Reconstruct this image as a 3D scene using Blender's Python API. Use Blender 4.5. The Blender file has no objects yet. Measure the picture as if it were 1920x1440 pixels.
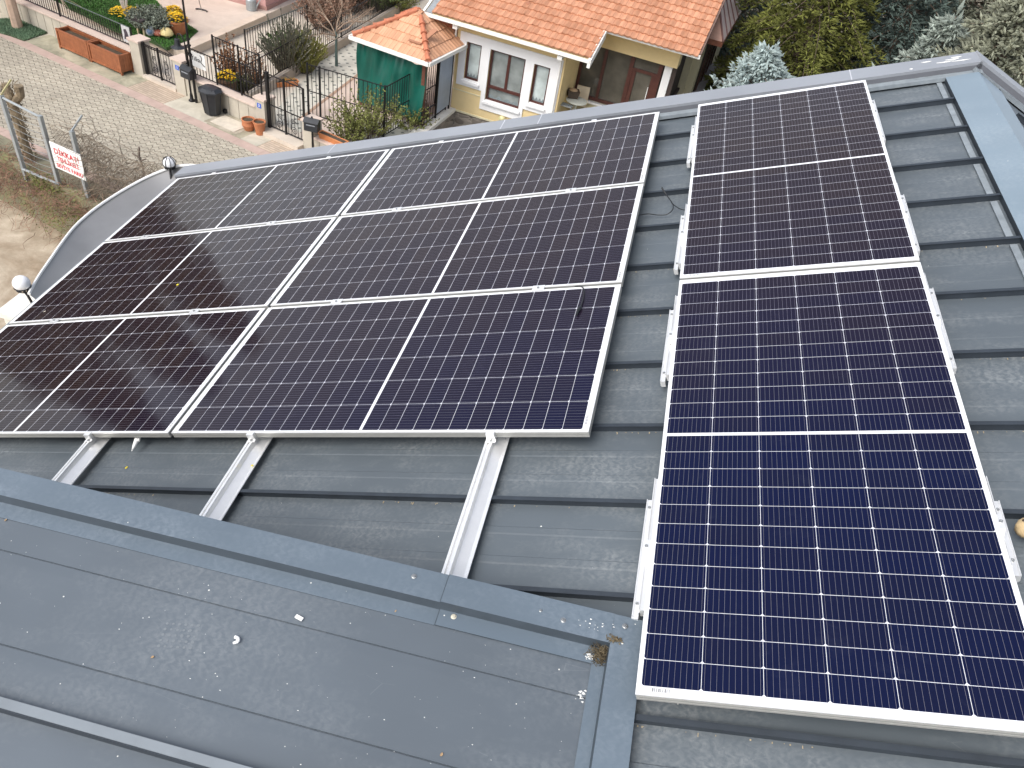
import bpy, bmesh, math, random
from mathutils import Vector, Matrix, noise
from mathutils.geometry import tessellate_polygon
rnd = random.Random(7)
sc = bpy.context.scene
col = sc.collection
R_ = math.radians

# ------------------------------------------------------------------ camera, sky, sun, exposure
HC = 11.0                                   # camera height above the street
F_PX = 1422.87                              # focal length in photo pixels (photo 1920 wide)
WP = Matrix(((9.27575325e-01, -1.35238336e-02, -3.73391380e-01),
             (0.0, 9.99344739e-01, -3.61951902e-02),
             (3.73636209e-01, 3.35737653e-02, 9.26967521e-01)))   # roof-plane axes -> world axes
RC = Matrix(((0.94564336, 0.22887201, -0.231033),
             (-0.02331257, -0.66088543, -0.75012464),
             (-0.32436888, 0.71473635, -0.61962632)))             # roof-plane axes -> camera axes
CP = Vector((0.76412014, -2.30800472, 2.28591123))                # camera in roof-plane coordinates
MROOF = Matrix.Translation(Vector((0, 0, HC)) - WP @ CP) @ WP.to_4x4()   # roof plane (panel tops at z=0) -> world
rx, ry, rz = (WP @ Vector(RC[i]) for i in range(3))
cam = bpy.data.cameras.new('camera')
camo = bpy.data.objects.new('camera', cam); col.objects.link(camo)
camo.matrix_world = Matrix(((rx.x, -ry.x, -rz.x, 0), (rx.y, -ry.y, -rz.y, 0), (rx.z, -ry.z, -rz.z, HC), (0, 0, 0, 1)))
cam.sensor_fit = 'HORIZONTAL'; cam.sensor_width = 36; cam.lens = F_PX / 1920 * 36
cam.clip_start = 0.05; cam.clip_end = 2000
sc.camera = camo

SUN_EL, SUN_AZ = 50, -145                    # degrees; azimuth from +Y towards +X
world = bpy.data.worlds.new('World'); sc.world = world; world.use_nodes = True
wn = world.node_tree; bg = wn.nodes['Background']
sky = wn.nodes.new('ShaderNodeTexSky'); sky.sky_type = 'NISHITA'; sky.sun_disc = False
sky.sun_elevation = R_(SUN_EL); sky.sun_rotation = R_(SUN_AZ)
sky.air_density = 1.0; sky.dust_density = 6.0; sky.ozone_density = 1.0; sky.altitude = 900
hsv = wn.nodes.new('ShaderNodeHueSaturation'); hsv.inputs['Saturation'].default_value = 0.45   # thin overcast
wn.links.new(sky.outputs[0], hsv.inputs['Color']); wn.links.new(hsv.outputs[0], bg.inputs[0])
bg.inputs[1].default_value = 0.15
sun = bpy.data.lights.new('sun', 'SUN'); sun.energy = 1.0; sun.angle = R_(38); sun.color = (1, .96, .9)
suno = bpy.data.objects.new('sun', sun); col.objects.link(suno)
sd = Vector((math.sin(R_(SUN_AZ)) * math.cos(R_(SUN_EL)), math.cos(R_(SUN_AZ)) * math.cos(R_(SUN_EL)), math.sin(R_(SUN_EL))))
suno.rotation_euler = sd.to_track_quat('Z', 'Y').to_euler(); suno.location = (0, 0, 30)
sc.view_settings.view_transform = 'Standard'; sc.view_settings.look = 'None'
sc.view_settings.gamma = 1; sc.view_settings.use_curve_mapping = False
sc.view_settings.exposure = 0.9

# ------------------------------------------------------------------ survey helpers: photo pixel -> point on a known plane
def ray(u, v):
    return WP @ (RC.transposed() @ Vector(((u - 960) / F_PX, (v - 720) / F_PX, 1)))
CAM = Vector((0, 0, HC))
def G(u, v, z=0.0):                          # point on the horizontal plane at height z
    d = ray(u, v); return CAM + d * ((z - HC) / d.z)
def Q(u, v, p, n):                           # point on the plane through p with normal n
    d = ray(u, v); return CAM + d * ((p - CAM).dot(n) / d.dot(n))
def RP(u, v, h):                             # point (roof coordinates) at height h over the panel tops
    d = RC.transposed() @ Vector(((u - 960) / F_PX, (v - 720) / F_PX, 1)); return CP + d * ((h - CP.z) / d.z)
def VZ(b, u, v):                             # height where the sight line passes over the ground point b
    d = ray(u, v); s = (d.x * b.x + d.y * b.y) / (d.x * d.x + d.y * d.y); return HC + s * d.z

# ------------------------------------------------------------------ materials
def newmat(name):
    m = bpy.data.materials.new(name); m.use_nodes = True
    nt = m.node_tree; return m, nt, nt.nodes['Principled BSDF']
def N(nt, t, **k):
    n = nt.nodes.new(t)
    for a, v in k.items():
        if a.startswith('i_'): n.inputs[int(a[2:])].default_value = v
        else: setattr(n, a, v)
    return n
def math_(nt, op, a, b=None, c=None):
    n = nt.nodes.new('ShaderNodeMath'); n.operation = op
    for i, x in enumerate((a, b, c)):
        if x is None: continue
        if isinstance(x, (int, float)): n.inputs[i].default_value = x
        else: nt.links.new(x, n.inputs[i])
    return n.outputs[0]
def mixc(nt, f, a, b):
    n = nt.nodes.new('ShaderNodeMix'); n.data_type = 'RGBA'
    for i, x in ((0, f), (6, a), (7, b)):
        if isinstance(x, (int, float)): n.inputs[i].default_value = x
        elif isinstance(x, (tuple, list)): n.inputs[i].default_value = (*x[:3], 1)
        else: nt.links.new(x, n.inputs[i])
    return n.outputs[2]
def ramp(nt, x, p0, p1, c0=(0, 0, 0), c1=(1, 1, 1)):
    n = nt.nodes.new('ShaderNodeValToRGB'); n.color_ramp.elements[0].position = p0; n.color_ramp.elements[1].position = p1
    n.color_ramp.elements[0].color = (*c0, 1); n.color_ramp.elements[1].color = (*c1, 1); nt.links.new(x, n.inputs[0]); return n.outputs[0]
def noise_(nt, vec, scale, detail=3, rough=.55, dist=0.0):
    n = N(nt, 'ShaderNodeTexNoise'); n.inputs['Scale'].default_value = scale; n.inputs['Detail'].default_value = detail
    n.inputs['Roughness'].default_value = rough; n.inputs['Distortion'].default_value = dist
    nt.links.new(vec, n.inputs['Vector']); return n.outputs[0]
def ocoord(nt, kind='Object'):
    return N(nt, 'ShaderNodeTexCoord').outputs[kind]
def mapped(nt, vec, scale=(1, 1, 1), rot=(0, 0, 0), loc=(0, 0, 0)):
    n = N(nt, 'ShaderNodeMapping'); n.inputs['Scale'].default_value = scale; n.inputs['Rotation'].default_value = rot
    n.inputs['Location'].default_value = loc; nt.links.new(vec, n.inputs[0]); return n.outputs[0]
def bump_(nt, p, h, strength=.3, dist=.01):
    b = N(nt, 'ShaderNodeBump'); b.inputs['Strength'].default_value = strength; b.inputs['Distance'].default_value = dist
    nt.links.new(h, b.inputs['Height']); nt.links.new(b.outputs[0], p.inputs['Normal'])
MATS = {}
def M(name, c, rough=.6, metal=0.0, var=.12, vs=4.0, bump=0.0, bs=40.0, spec=.5, island=0.0, c2=None):
    if name in MATS: return MATS[name]
    m, nt, p = newmat(name); oc = ocoord(nt)
    f = ramp(nt, noise_(nt, oc, vs, 4, .6), .3, .7)
    a = tuple(x * (1 - var) for x in c); b = c2 or tuple(min(1, x * (1 + var)) for x in c)
    o = mixc(nt, f, a, b)
    if island:
        g = N(nt, 'ShaderNodeNewGeometry').outputs['Random Per Island']
        h = N(nt, 'ShaderNodeHueSaturation'); nt.links.new(o, h.inputs['Color'])
        nt.links.new(math_(nt, 'MULTIPLY_ADD', g, 2 * island, 1 - island), h.inputs['Value']); o = h.outputs[0]
    nt.links.new(o, p.inputs['Base Color'])
    p.inputs['Roughness'].default_value = rough; p.inputs['Metallic'].default_value = metal; p.inputs['Specular IOR Level'].default_value = spec
    if bump: bump_(nt, p, noise_(nt, oc, bs, 3), bump, .02)
    MATS[name] = m; return m

def roof_paint(name, base, dust, amount, rough=.42, speck=.0, seed=0.0):
    """painted standing-seam sheet: dusty scuffs, wavy smears, small bright specks"""
    m, nt, p = newmat(name); oc = mapped(nt, ocoord(nt), loc=(seed, seed * 1.7, 0))
    st = mapped(nt, oc, scale=(.6, 1.5, 1))
    big = ramp(nt, noise_(nt, st, 2.2, 5, .65), .42, .72)
    wv = N(nt, 'ShaderNodeTexWave'); wv.inputs['Scale'].default_value = 14; wv.inputs['Distortion'].default_value = 9
    wv.inputs['Detail'].default_value = 3; wv.inputs['Detail Scale'].default_value = 2.2; nt.links.new(st, wv.inputs['Vector'])
    fine = ramp(nt, noise_(nt, oc, 34, 5, .72, 1.2), .44, .72)
    smear = math_(nt, 'MULTIPLY', big, math_(nt, 'MULTIPLY_ADD', wv.outputs[1], .45, math_(nt, 'MULTIPLY', fine, .8)))
    k = math_(nt, 'MULTIPLY', smear, amount)
    lo = ramp(nt, noise_(nt, oc, .9, 3), .3, .75, tuple(x * .86 for x in base), tuple(x * 1.12 for x in base))
    c = mixc(nt, k, lo, dust)
    # long thin scratches
    sv = N(nt, 'ShaderNodeTexVoronoi'); sv.feature = 'DISTANCE_TO_EDGE'; sv.inputs['Scale'].default_value = 3.0
    nt.links.new(mapped(nt, oc, scale=(1, 3.2, 1), rot=(0, 0, .5)), sv.inputs['Vector'])
    sm = math_(nt, 'MULTIPLY', math_(nt, 'LESS_THAN', sv.outputs['Distance'], .004), math_(nt, 'GREATER_THAN', noise_(nt, oc, 5, 2), .62))
    c = mixc(nt, math_(nt, 'MULTIPLY', sm, .16), c, dust)
    if speck:
        vo = N(nt, 'ShaderNodeTexVoronoi'); vo.inputs['Scale'].default_value = 26; nt.links.new(oc, vo.inputs['Vector'])
        sp = N(nt, 'ShaderNodeSeparateColor'); nt.links.new(vo.outputs['Color'], sp.inputs[0])
        d = math_(nt, 'MULTIPLY', math_(nt, 'LESS_THAN', vo.outputs['Distance'], math_(nt, 'MULTIPLY', sp.outputs[0], .09)), math_(nt, 'GREATER_THAN', sp.outputs[1], 1 - speck))
        c = mixc(nt, d, c, (.62, .62, .58))
    nt.links.new(c, p.inputs['Base Color'])
    nt.links.new(math_(nt, 'MULTIPLY_ADD', k, .3, rough), p.inputs['Roughness'])
    p.inputs['Specular IOR Level'].default_value = .6
    bump_(nt, p, noise_(nt, mapped(nt, oc, scale=(.5, 2, 1)), 1.6, 2), .1, .02)
    MATS[name] = m; return m

# ------------------------------------------------------------------ mesh builder
class MB:
    def __init__(s): s.v = []; s.f = []; s.mi = []; s.cur = 0
    def add(s, vs, fs):
        b = len(s.v); s.v += [tuple(x) for x in vs]
        for f in fs: s.f.append(tuple(b + i for i in f)); s.mi.append(s.cur)
        return s
    def quad(s, a, b, c, d): return s.add((a, b, c, d), ((0, 1, 2, 3),))
    def box(s, x0, x1, y0, y1, z0, z1, mtx=None):
        vs = [Vector((x, y, z)) for z in (z0, z1) for y in (y0, y1) for x in (x0, x1)]
        if mtx is not None: vs = [mtx @ q for q in vs]
        return s.add(vs, ((0, 2, 3, 1), (4, 5, 7, 6), (0, 1, 5, 4), (2, 6, 7, 3), (0, 4, 6, 2), (1, 3, 7, 5)))
    def hexa(s, b, t):                       # bottom quad, top quad (matching order)
        return s.add(list(b) + list(t), ((3, 2, 1, 0), (4, 5, 6, 7), (0, 1, 5, 4), (1, 2, 6, 5), (2, 3, 7, 6), (3, 0, 4, 7)))
    def bar(s, a, b, w, h=None, up=Vector((0, 0, 1))):
        a = Vector(a); b = Vector(b); h = h or w; d = (b - a).normalized()
        if abs(d.dot(up)) > .95: up = Vector((1, 0, 0)) if abs(d.x) < .9 else Vector((0, 1, 0))
        x = d.cross(up).normalized() * (w / 2); y = x.cross(d).normalized() * (h / 2)
        return s.hexa((a - x - y, a + x - y, a + x + y, a - x + y), (b - x - y, b + x - y, b + x + y, b - x + y))
    def tube(s, path, r, n=6, cap=True):
        path = [Vector(q) for q in path]; k = len(path); rs = r if isinstance(r, (list, tuple)) else [r] * k
        rings = []; px = None
        for i, q in enumerate(path):
            d = (path[min(i + 1, k - 1)] - path[max(i - 1, 0)]); d = d.normalized() if d.length > 1e-9 else Vector((0, 0, 1))
            if px is None: px = d.orthogonal().normalized()
            px = (px - d * px.dot(d)); px = px.normalized() if px.length > 1e-6 else d.orthogonal().normalized()
            py = d.cross(px)
            rings.append([q + (px * math.cos(2 * math.pi * j / n) + py * math.sin(2 * math.pi * j / n)) * rs[i] for j in range(n)])
        vs = [p for rr in rings for p in rr]; fs = []
        for i in range(k - 1):
            for j in range(n):
                j2 = (j + 1) % n; fs.append((i * n + j, i * n + j2, (i + 1) * n + j2, (i + 1) * n + j))
        if cap: fs.append(tuple(reversed(range(n)))); fs.append(tuple(range((k - 1) * n, k * n)))
        return s.add(vs, fs)
    def lathe(s, prof, n=16, c=(0, 0, 0), mtx=None):
        vs = []; fs = []; c = Vector(c)
        for r, z in prof:
            for j in range(n):
                q = Vector((r * math.cos(2 * math.pi * j / n), r * math.sin(2 * math.pi * j / n), z))
                vs.append((mtx @ q if mtx is not None else q) + c)
        for i in range(len(prof) - 1):
            for j in range(n):
                j2 = (j + 1) % n; fs.append((i * n + j, i * n + j2, (i + 1) * n + j2, (i + 1) * n + j))
        return s.add(vs, fs)
    def sphere(s, c, r, n=14, m=9, sq=1.0):
        return s.lathe([(max(1e-4, r * math.sin(math.pi * i / m)), -r * sq * math.cos(math.pi * i / m)) for i in range(m + 1)], n, c)
    def prism(s, pts, z0, z1, mtx=None):     # convex or simple polygon, xy
        n = len(pts); vs = [Vector((p[0], p[1], z)) for z in (z0, z1) for p in pts]
        if mtx is not None: vs = [mtx @ q for q in vs]
        return s.add(vs, [tuple(reversed(range(n))), tuple(range(n, 2 * n))] + [(i, (i + 1) % n, n + (i + 1) % n, n + i) for i in range(n)])
    def shoot(s, a, b, r):                   # spindle-shaped needle shoot
        a = Vector(a); b = Vector(b); d = b - a
        if d.length < 1e-6: return s
        x = d.normalized().orthogonal().normalized() * r; y = d.normalized().cross(x); m = a + d * .45
        return s.add((a, m + x, m + y, m - x, m - y, b), ((0, 2, 1), (0, 3, 2), (0, 4, 3), (0, 1, 4), (5, 1, 2), (5, 2, 3), (5, 3, 4), (5, 4, 1)))
    def leaf(s, p, d, w, l, nrm=None):
        d = Vector(d).normalized(); x = (d.cross(nrm) if nrm is not None else d.orthogonal()).normalized() * w / 2; p = Vector(p)
        return s.add((p, p + d * l * .5 + x, p + d * l, p + d * l * .5 - x), ((0, 1, 2, 3),))
    def build(s, name, mat, parent=None, mtx=None, smooth=False):
        me = bpy.data.meshes.new(name); me.from_pydata(s.v, [], s.f)
        mats = mat if isinstance(mat, (list, tuple)) else [mat]
        for m in mats: me.materials.append(m)
        if len(mats) > 1:
            for i, p in enumerate(me.polygons): p.material_index = s.mi[i]
        if smooth:
            for p in me.polygons: p.use_smooth = True
        if smooth:
            bb = bmesh.new(); bb.from_mesh(me); bmesh.ops.remove_doubles(bb, verts=bb.verts, dist=1e-5); bb.to_mesh(me); bb.free()
        me.validate(); me.update()
        o = bpy.data.objects.new(name, me); col.objects.link(o)
        if parent is not None: o.parent = parent
        if mtx is not None: o.matrix_local = mtx
        return o
def tag(o, label, cat, group=None, kind=None):
    if label: o['label'] = label
    if cat: o['category'] = cat
    if group: o['group'] = group
    if kind: o['kind'] = kind
    return o
def struct(name, mb, mat, mtx=None):
    o = mb.build(name, mat, mtx=mtx); o['kind'] = 'structure'; return o
def thing(name, label, cat, mtx=None, group=None):
    o = bpy.data.objects.new(name, None); col.objects.link(o); o.empty_display_size = .1
    if mtx is not None: o.matrix_world = mtx
    return tag(o, label, cat, group)
def kids(o): return [c for c in bpy.data.objects if c.parent == o]
def copy_tree(o, label, mtx, parent=None):
    c = o.copy(); col.objects.link(c)
    if parent is None:
        c.matrix_world = mtx; c['label'] = label
    else: c.parent = parent
    for ch in kids(o): copy_tree(ch, None, None, c)
    return c
def text(name, body, size, mat, parent, mtx, depth=.002):
    cu = bpy.data.curves.new(name, 'FONT'); cu.body = body; cu.size = size; cu.align_x = 'CENTER'; cu.align_y = 'CENTER'; cu.extrude = depth; cu.resolution_u = 3; cu.offset = .022 * size
    t = bpy.data.objects.new(name, cu); col.objects.link(t); dg = bpy.context.evaluated_depsgraph_get()
    me = bpy.data.meshes.new_from_object(t.evaluated_get(dg)); bpy.data.objects.remove(t); me.materials.append(mat)
    o = bpy.data.objects.new(name, me); col.objects.link(o); o.parent = parent; o.matrix_local = mtx; return o
def frame_mtx(origin, xd, yd, zd):
    return Matrix(((xd[0], yd[0], zd[0], origin[0]), (xd[1], yd[1], zd[1], origin[1]), (xd[2], yd[2], zd[2], origin[2]), (0, 0, 0, 1)))
def T(x, y, z=0): return Matrix.Translation((x, y, z))
def RZ(a): return Matrix.Rotation(a, 4, 'Z')
def poly_sheet(outer, holes, z, thick=0.0):
    loops = [[Vector((p[0], p[1], 0)) for p in lp] for lp in [outer] + holes]
    flat = [p for lp in loops for p in lp]; mb = MB()
    tris = tessellate_polygon(loops)
    fs = []
    for t in tris:
        a, b, c = (flat[i] for i in t); n = (b - a).cross(c - a)
        fs.append(t if n.z > 0 else tuple(reversed(t)))
    mb.add([(p.x, p.y, z) for p in flat], fs)
    if thick:
        for lp in loops:
            k = len(lp)
            for i in range(k):
                a, b = lp[i], lp[(i + 1) % k]; mb.quad((a.x, a.y, z - thick), (b.x, b.y, z - thick), (b.x, b.y, z), (a.x, a.y, z))
    return mb

# ------------------------------------------------------------------ the roof we look across
PL, PW, PT = 2.278, 1.134, .035
paint = roof_paint('roof paint', (.088, .106, .12), (.275, .29, .29), .68, .48, .06)
paint_up = roof_paint('upper roof paint', (.094, .114, .134), (.26, .28, .29), .45, .52, .3, 3.3)
cap_paint = roof_paint('cap paint', (.105, .137, .168), (.21, .25, .29), .6, .42, .25, 7.1)
ridge_paint = roof_paint('ridge paint', (.18, .235, .28), (.32, .37, .41), .6, .4, .2, 9.4)
lilac = roof_paint('parapet paint', (.255, .27, .295), (.35, .36, .385), .35, .45, 0.0, 5.2)
seam_m = M('seam dark', (.026, .034, .044), .5, 0, .2, 9)  # seams and upstands, darker than the roof sheet
alu = M('mill aluminium', (.86, .86, .85), .3, .55, .05, 12)
steel_scr = M('screw zinc', (.34, .35, .35), .4, .8, .1, 30)
white_pl = M('white plastic', (.82, .82, .8), .5, 0, .04, 8)
render_m = M('cream render', (.62, .55, .42), .85, 0, .08, 3, .2, 60)
dark_gl = M('dark glass', (.02, .022, .024), .08, 0, .1, 2)

house = thing('metal_roofed_house', 'house in the foreground under a blue grey standing seam metal roof', 'house', MROOF)
ZP = -.13; EAVE = -4.85; RIDGE = 1.955; YF = 3.62; YN = -7.0
SEAMS = [.138 + .4425 * k for k in range(-16, 9)]
def slope_sheet(x0, x1, flip=1):
    mb = MB()
    ys = [YN]
    prof = []                                 # (y, z) pan profile with two stiffening swages per pan
    for a, b in zip(SEAMS[:-1], SEAMS[1:]):
        prof.append((a, 0))
        for q in (1 / 3, 2 / 3):
            y = a + (b - a) * q
            prof += [(y - .022, 0), (y - .014, .002), (y + .016, .0025), (y + .020, 0)]
    prof.append((SEAMS[-1], 0))
    n = 12
    for i in range(n):
        xa = x0 + (x1 - x0) * i / n; xb = x0 + (x1 - x0) * (i + 1) / n
        for (ya, za), (yb, zb) in zip(prof[:-1], prof[1:]):
            mb.quad((xa, ya, za), (xb, ya, za), (xb, yb, zb), (xa, yb, zb))
    return mb
def seams_mb(x0, x1):
    mb = MB()
    for y in SEAMS:
        mb.box(x0, x1, y - .007, y + .007, -.01, .033); mb.box(x0, x1, y - .013, y + .007, .0335, .037)
    return mb
# slope 1 (towards the panels), slope 2 (beyond the ridge)
rm = T(0, 0, ZP)
roof1 = slope_sheet(EAVE, RIDGE + .03).build('roof_slope', paint, house, rm)
seams_mb(EAVE + .06, RIDGE).build('standing_seams', seam_m, roof1)
XR = 2.155; ZR = ZP + .055
m2 = T(XR, 0, ZP + .01) @ Matrix.Rotation(R_(43.6), 4, 'Y')
roof2 = slope_sheet(.03, 5.2).build('roof_slope', paint, house, m2)
seams_mb(.235, 5.2).build('standing_seams', seam_m, roof2)
gr = MB()
for y in SEAMS:
    if -1.5 < y < 1.6:
        for _ in range(150):
            x = rnd.uniform(-3.2, 1.9)
            if noise.noise(Vector((x * 1.3, y * 5, 0))) > -.05: q = rnd.uniform(.0006, .0022); gr.box(x - q * 1.2, x + q * 1.2, y - .014 - rnd.random() ** 2 * .012 - q, y - .014 + q * .2, .0005, q)
gr.build('seam_grit', M('grit', (.36, .29, .19), .9, 0, .4, 60), roof1)['kind'] = 'stuff'
# ridge cap: two wings, folded edges and upstands
rc = MB()
c43, s43 = math.cos(R_(43.6)), math.sin(R_(43.6))
def wing(pts_a, pts_b): rc.quad(pts_a[0], pts_a[1], pts_b[1], pts_b[0])
y0, y1 = YN, YF - .05
A0, A1 = (RIDGE, ZP + .045), (XR, ZR)
B1 = (XR + .2 * c43, ZR - .2 * s43)
rc.quad((A0[0], y0, A0[1]), (A1[0], y0, A1[1]), (A1[0], y1, A1[1]), (A0[0], y1, A0[1]))
rc.quad((A1[0], y0, A1[1]), (B1[0], y0, B1[1]), (B1[0], y1 - .06, B1[1]), (A1[0], y1, A1[1]))
rc.cur = 1
rc.quad((A0[0], y0, A0[1]), (A0[0], y1, A0[1]), (A0[0] - .002, y1, ZP + .004), (A0[0] - .002, y0, ZP + .004))
rc.quad((B1[0], y0, B1[1]), (B1[0], y1, B1[1]), (B1[0] - .03, y1, B1[1] - .06), (B1[0] - .03, y0, B1[1] - .06))
rc.cur = 2
for a, b in zip(SEAMS[:-1], SEAMS[1:]):      # light turned-up closure strip in every pan
    if b > -3: rc.box(RIDGE - .052, RIDGE - .02, a + .03, b - .03, ZP + .004, ZP + .012)
rc.build('ridge_cap', [ridge_paint, seam_m, M('flashing', (.22, .25, .27), .45, 0, .2, 12)], house)
# gable parapet along both slopes
def parapet(mtx, x0, x1, name='gable_parapet'):
    mb = MB(); o = .008
    mb.box(x0, x1, YF + .02, YF + .215, .055, .075, mtx)           # capping
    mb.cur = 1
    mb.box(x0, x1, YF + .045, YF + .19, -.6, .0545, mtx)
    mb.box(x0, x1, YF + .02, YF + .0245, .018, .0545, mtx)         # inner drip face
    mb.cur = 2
    mb.box(x0, x1, YF - .045, YF + .02, -.004, .022, mtx)          # flashing
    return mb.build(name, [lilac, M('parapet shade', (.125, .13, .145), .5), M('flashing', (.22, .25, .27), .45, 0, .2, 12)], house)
parapet(T(0, 0, ZP + .02), EAVE + .08, XR + .032)
parapet(T(XR, 0, ZP + .03) @ Matrix.Rotation(R_(43.6), 4, 'Y'), -.028, 5.2)
dr = MB()
for (x, y, w, h) in ((1.86, YF + .15, .03, .008), (1.97, YF + .1, .05, .007), (2.02, YF + .13, .04, .009), (2.07, YF + .09, .05, .006), (1.75, YF + .06, .01, .008), (2.05, YF + .16, .03, .008)):
    dr = MB(); dr.prism([(x + w * math.cos(t) * (1 + .3 * math.sin(3 * t)), y + h * math.sin(t) * (1 + .3 * math.cos(5 * t))) for t in [i * math.pi / 6 for i in range(12)]], ZP + .0955, ZP + .0975)
    dr.build('bird_dropping', M('dropping', (.75, .75, .72), .8), house)
# joints in the parapet capping
for x in (1.36, -1.02, -1.35, -3.02):
    jt = MB(); jt.box(x - .0035, x + .0035, YF + .0195, YF + .2155, ZP + .094, ZP + .0965)
    jt.build('capping_joint', M('joint', (.5, .51, .54), .5), house)
# walls below (plumb), mostly out of sight
IM = MROOF.inverted()
def rw(x, y, z=ZP - .02): return MROOF @ Vector((x, y, z))
wl = MB()
e0, e1, r1, r0 = rw(EAVE + .1, -7), rw(EAVE + .1, YF + .13), rw(XR, YF + .13), rw(XR, -7)
g1 = MROOF @ (T(XR, 0, ZP) @ Matrix.Rotation(R_(43.6), 4, 'Y') @ Vector((5.1, YF + .13, -.02))); g0 = g1 + (r0 - r1)
for a, b in ((e0, e1), (e1, r1), (r1, g1), (g1, g0)):
    wl.quad(Vector((a.x, a.y, -1.5)), Vector((b.x, b.y, -1.5)), b, a)
wl.build('wall', render_m, house, IM)
# eave: crescent sheet-metal canopy with a white rim
arc_px = [(56, 553), (72, 522), (95, 490), (117, 457), (140, 427), (160, 409), (180, 392), (225, 362), (275, 334), (317, 317), (345, 311), (370, 312), (392, 316)]
outer = [RP(u, v, -.1) for u, v in arc_px]; outer = outer[:1] + [a.lerp(b, k / 3) for a, b in zip(outer[:-1], outer[1:]) for k in (1, 2, 3)]
for _ in range(3): outer = outer[:1] + [(a + b * 2 + c) / 4 for a, b, c in zip(outer[:-2], outer[1:-1], outer[2:])] + outer[-1:]
cr = MB(); rim = MB(); rim2 = MB(); K = len(outer); inn = []
for i, q in enumerate(outer):
    t = i / (K - 1); y = outer[0].y + (min(outer[-1].y, 3.84) - outer[0].y) * t
    inn.append(Vector((EAVE + .02 + .22 * math.sin(math.pi * min(1, t * 1.0)) * -.3, y, ZP - .14)))
for i in range(K - 1):
    for j in range(6):
        def pt(k, s):
            a, b = inn[k], outer[k]; w = a.lerp(b, s); w.z = a.z + (b.z - a.z) * s - .10 * math.sin(math.pi * s) * min(1, (a - b).length); return w
        cr.quad(pt(i, j / 6), pt(i + 1, j / 6), pt(i + 1, (j + 1) / 6), pt(i, (j + 1) / 6))
rim.tube([q + Vector((0, 0, .012)) for q in outer], .013, 6)
rim2.tube([q + Vector((0, 0, .015)) for q in inn], .012, 6)
brushed = M('brushed sheet', (.30, .295, .29), .40, .6, .12, 1.5)
cano = cr.build('eave_canopy', brushed, house, smooth=True)
rim.build('canopy_rim', white_pl, cano); rim2.build('gutter_edge', white_pl, cano)
ea = MB(); ea.box(EAVE - .03, EAVE + .0, -7, YF + .1, ZP - .12, ZP + .006); ea.build('eave_fascia', M('flashing', (.3, .3, .3)), house)

# ---------------- upper roof in the foreground (nearly level, its side rises over the slope)
SLU = -.3054
def zU(x, off=0.0): return -.08 + off + SLU * (x - .321)
XU0, XU1, YU0, YU1 = -3.4, .325, -.859, -4.6
def um(off=0.0): return frame_mtx((.321, 0, -.08 + off), Vector((1, 0, SLU)).normalized(), (0, 1, 0), Vector((-SLU, 0, 1)).normalized())
US = math.sqrt(1 + SLU * SLU)
ul = lambda x: (x - .321) * US               # x -> along-slope coordinate
pan = MB()
prof = [(-.90, 0)]
for yy in (-1.158, -1.471, -1.98, -2.25):
    prof += [(yy + .02, 0), (yy + .0035, .0), (yy + .0022, -.006), (yy - .0012, -.006), (yy - .002, -.0012), (yy - .04, 0)]
prof.append((YU1, 0))
for i in range(10):
    xa = ul(XU0) + (ul(.25) - ul(XU0)) * i / 10; xb = ul(XU0) + (ul(.25) - ul(XU0)) * (i + 1) / 10
    for (ya, za), (yb, zb) in zip(prof[:-1], prof[1:]): pan.quad((xa, yb, zb), (xb, yb, zb), (xb, ya, za), (xa, ya, za))
up = pan.build('upper_roof_sheet', paint_up, house, um(-.05))
us = MB()
for yy in (-1.66, -2.105, -2.55, -2.995):
    us.cur = 0; us.box(ul(XU0), ul(.175), yy, yy + .03, .0, .034)
    us.cur = 1; us.box(ul(XU0), ul(.175), yy - .0035, yy - .0005, -.002, .0325)
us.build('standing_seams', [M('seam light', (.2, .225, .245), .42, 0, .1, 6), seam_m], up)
ucap = MB()
def capstrip(xa, xb, dz):
    z0 = dz
    ucap.cur = 0
    ucap.quad((ul(xa), -.972, z0), (ul(xb), -.972, z0), (ul(xb), YU0, z0), (ul(xa), YU0, z0))
    ucap.cur = 1
    ucap.quad((ul(xa), -.976, z0 - .044), (ul(xb), -.976, z0 - .044), (ul(xb), -.972, z0), (ul(xa), -.972, z0))
    ucap.cur = 0
    ucap.quad((ul(xa), -1.037, z0 - .045), (ul(xb), -1.037, z0 - .045), (ul(xb), -.976, z0 - .044), (ul(xa), -.976, z0 - .044))
    ucap.cur = 1
    ucap.quad((ul(xa), -1.0372, z0 - .05), (ul(xb), -1.0372, z0 - .05), (ul(xb), -1.037, z0 - .045), (ul(xa), -1.037, z0 - .045))
    ucap.quad((ul(xa), YU0, z0), (ul(xb), YU0, z0), (ul(xb), YU0 - .001, z0 - .06), (ul(xa), YU0 - .001, z0 - .06))
capstrip(XU0, -.345, 0.0); capstrip(-.352, .222, .005)
ucap.cur = 1
for ya, yb, z in ((-.972, YU0, 0.0), (-1.037, -.976, -.044)): ucap.quad((ul(-.3524), yb, z + .0052), (ul(-.3524), ya, z + .0052), (ul(-.3524), ya, z - .001), (ul(-.3524), yb, z - .001)); ucap.box(ul(-.3545), ul(-.3525), ya, yb, z + .0002, z + .0012)
ucap.cur = 0
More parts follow.
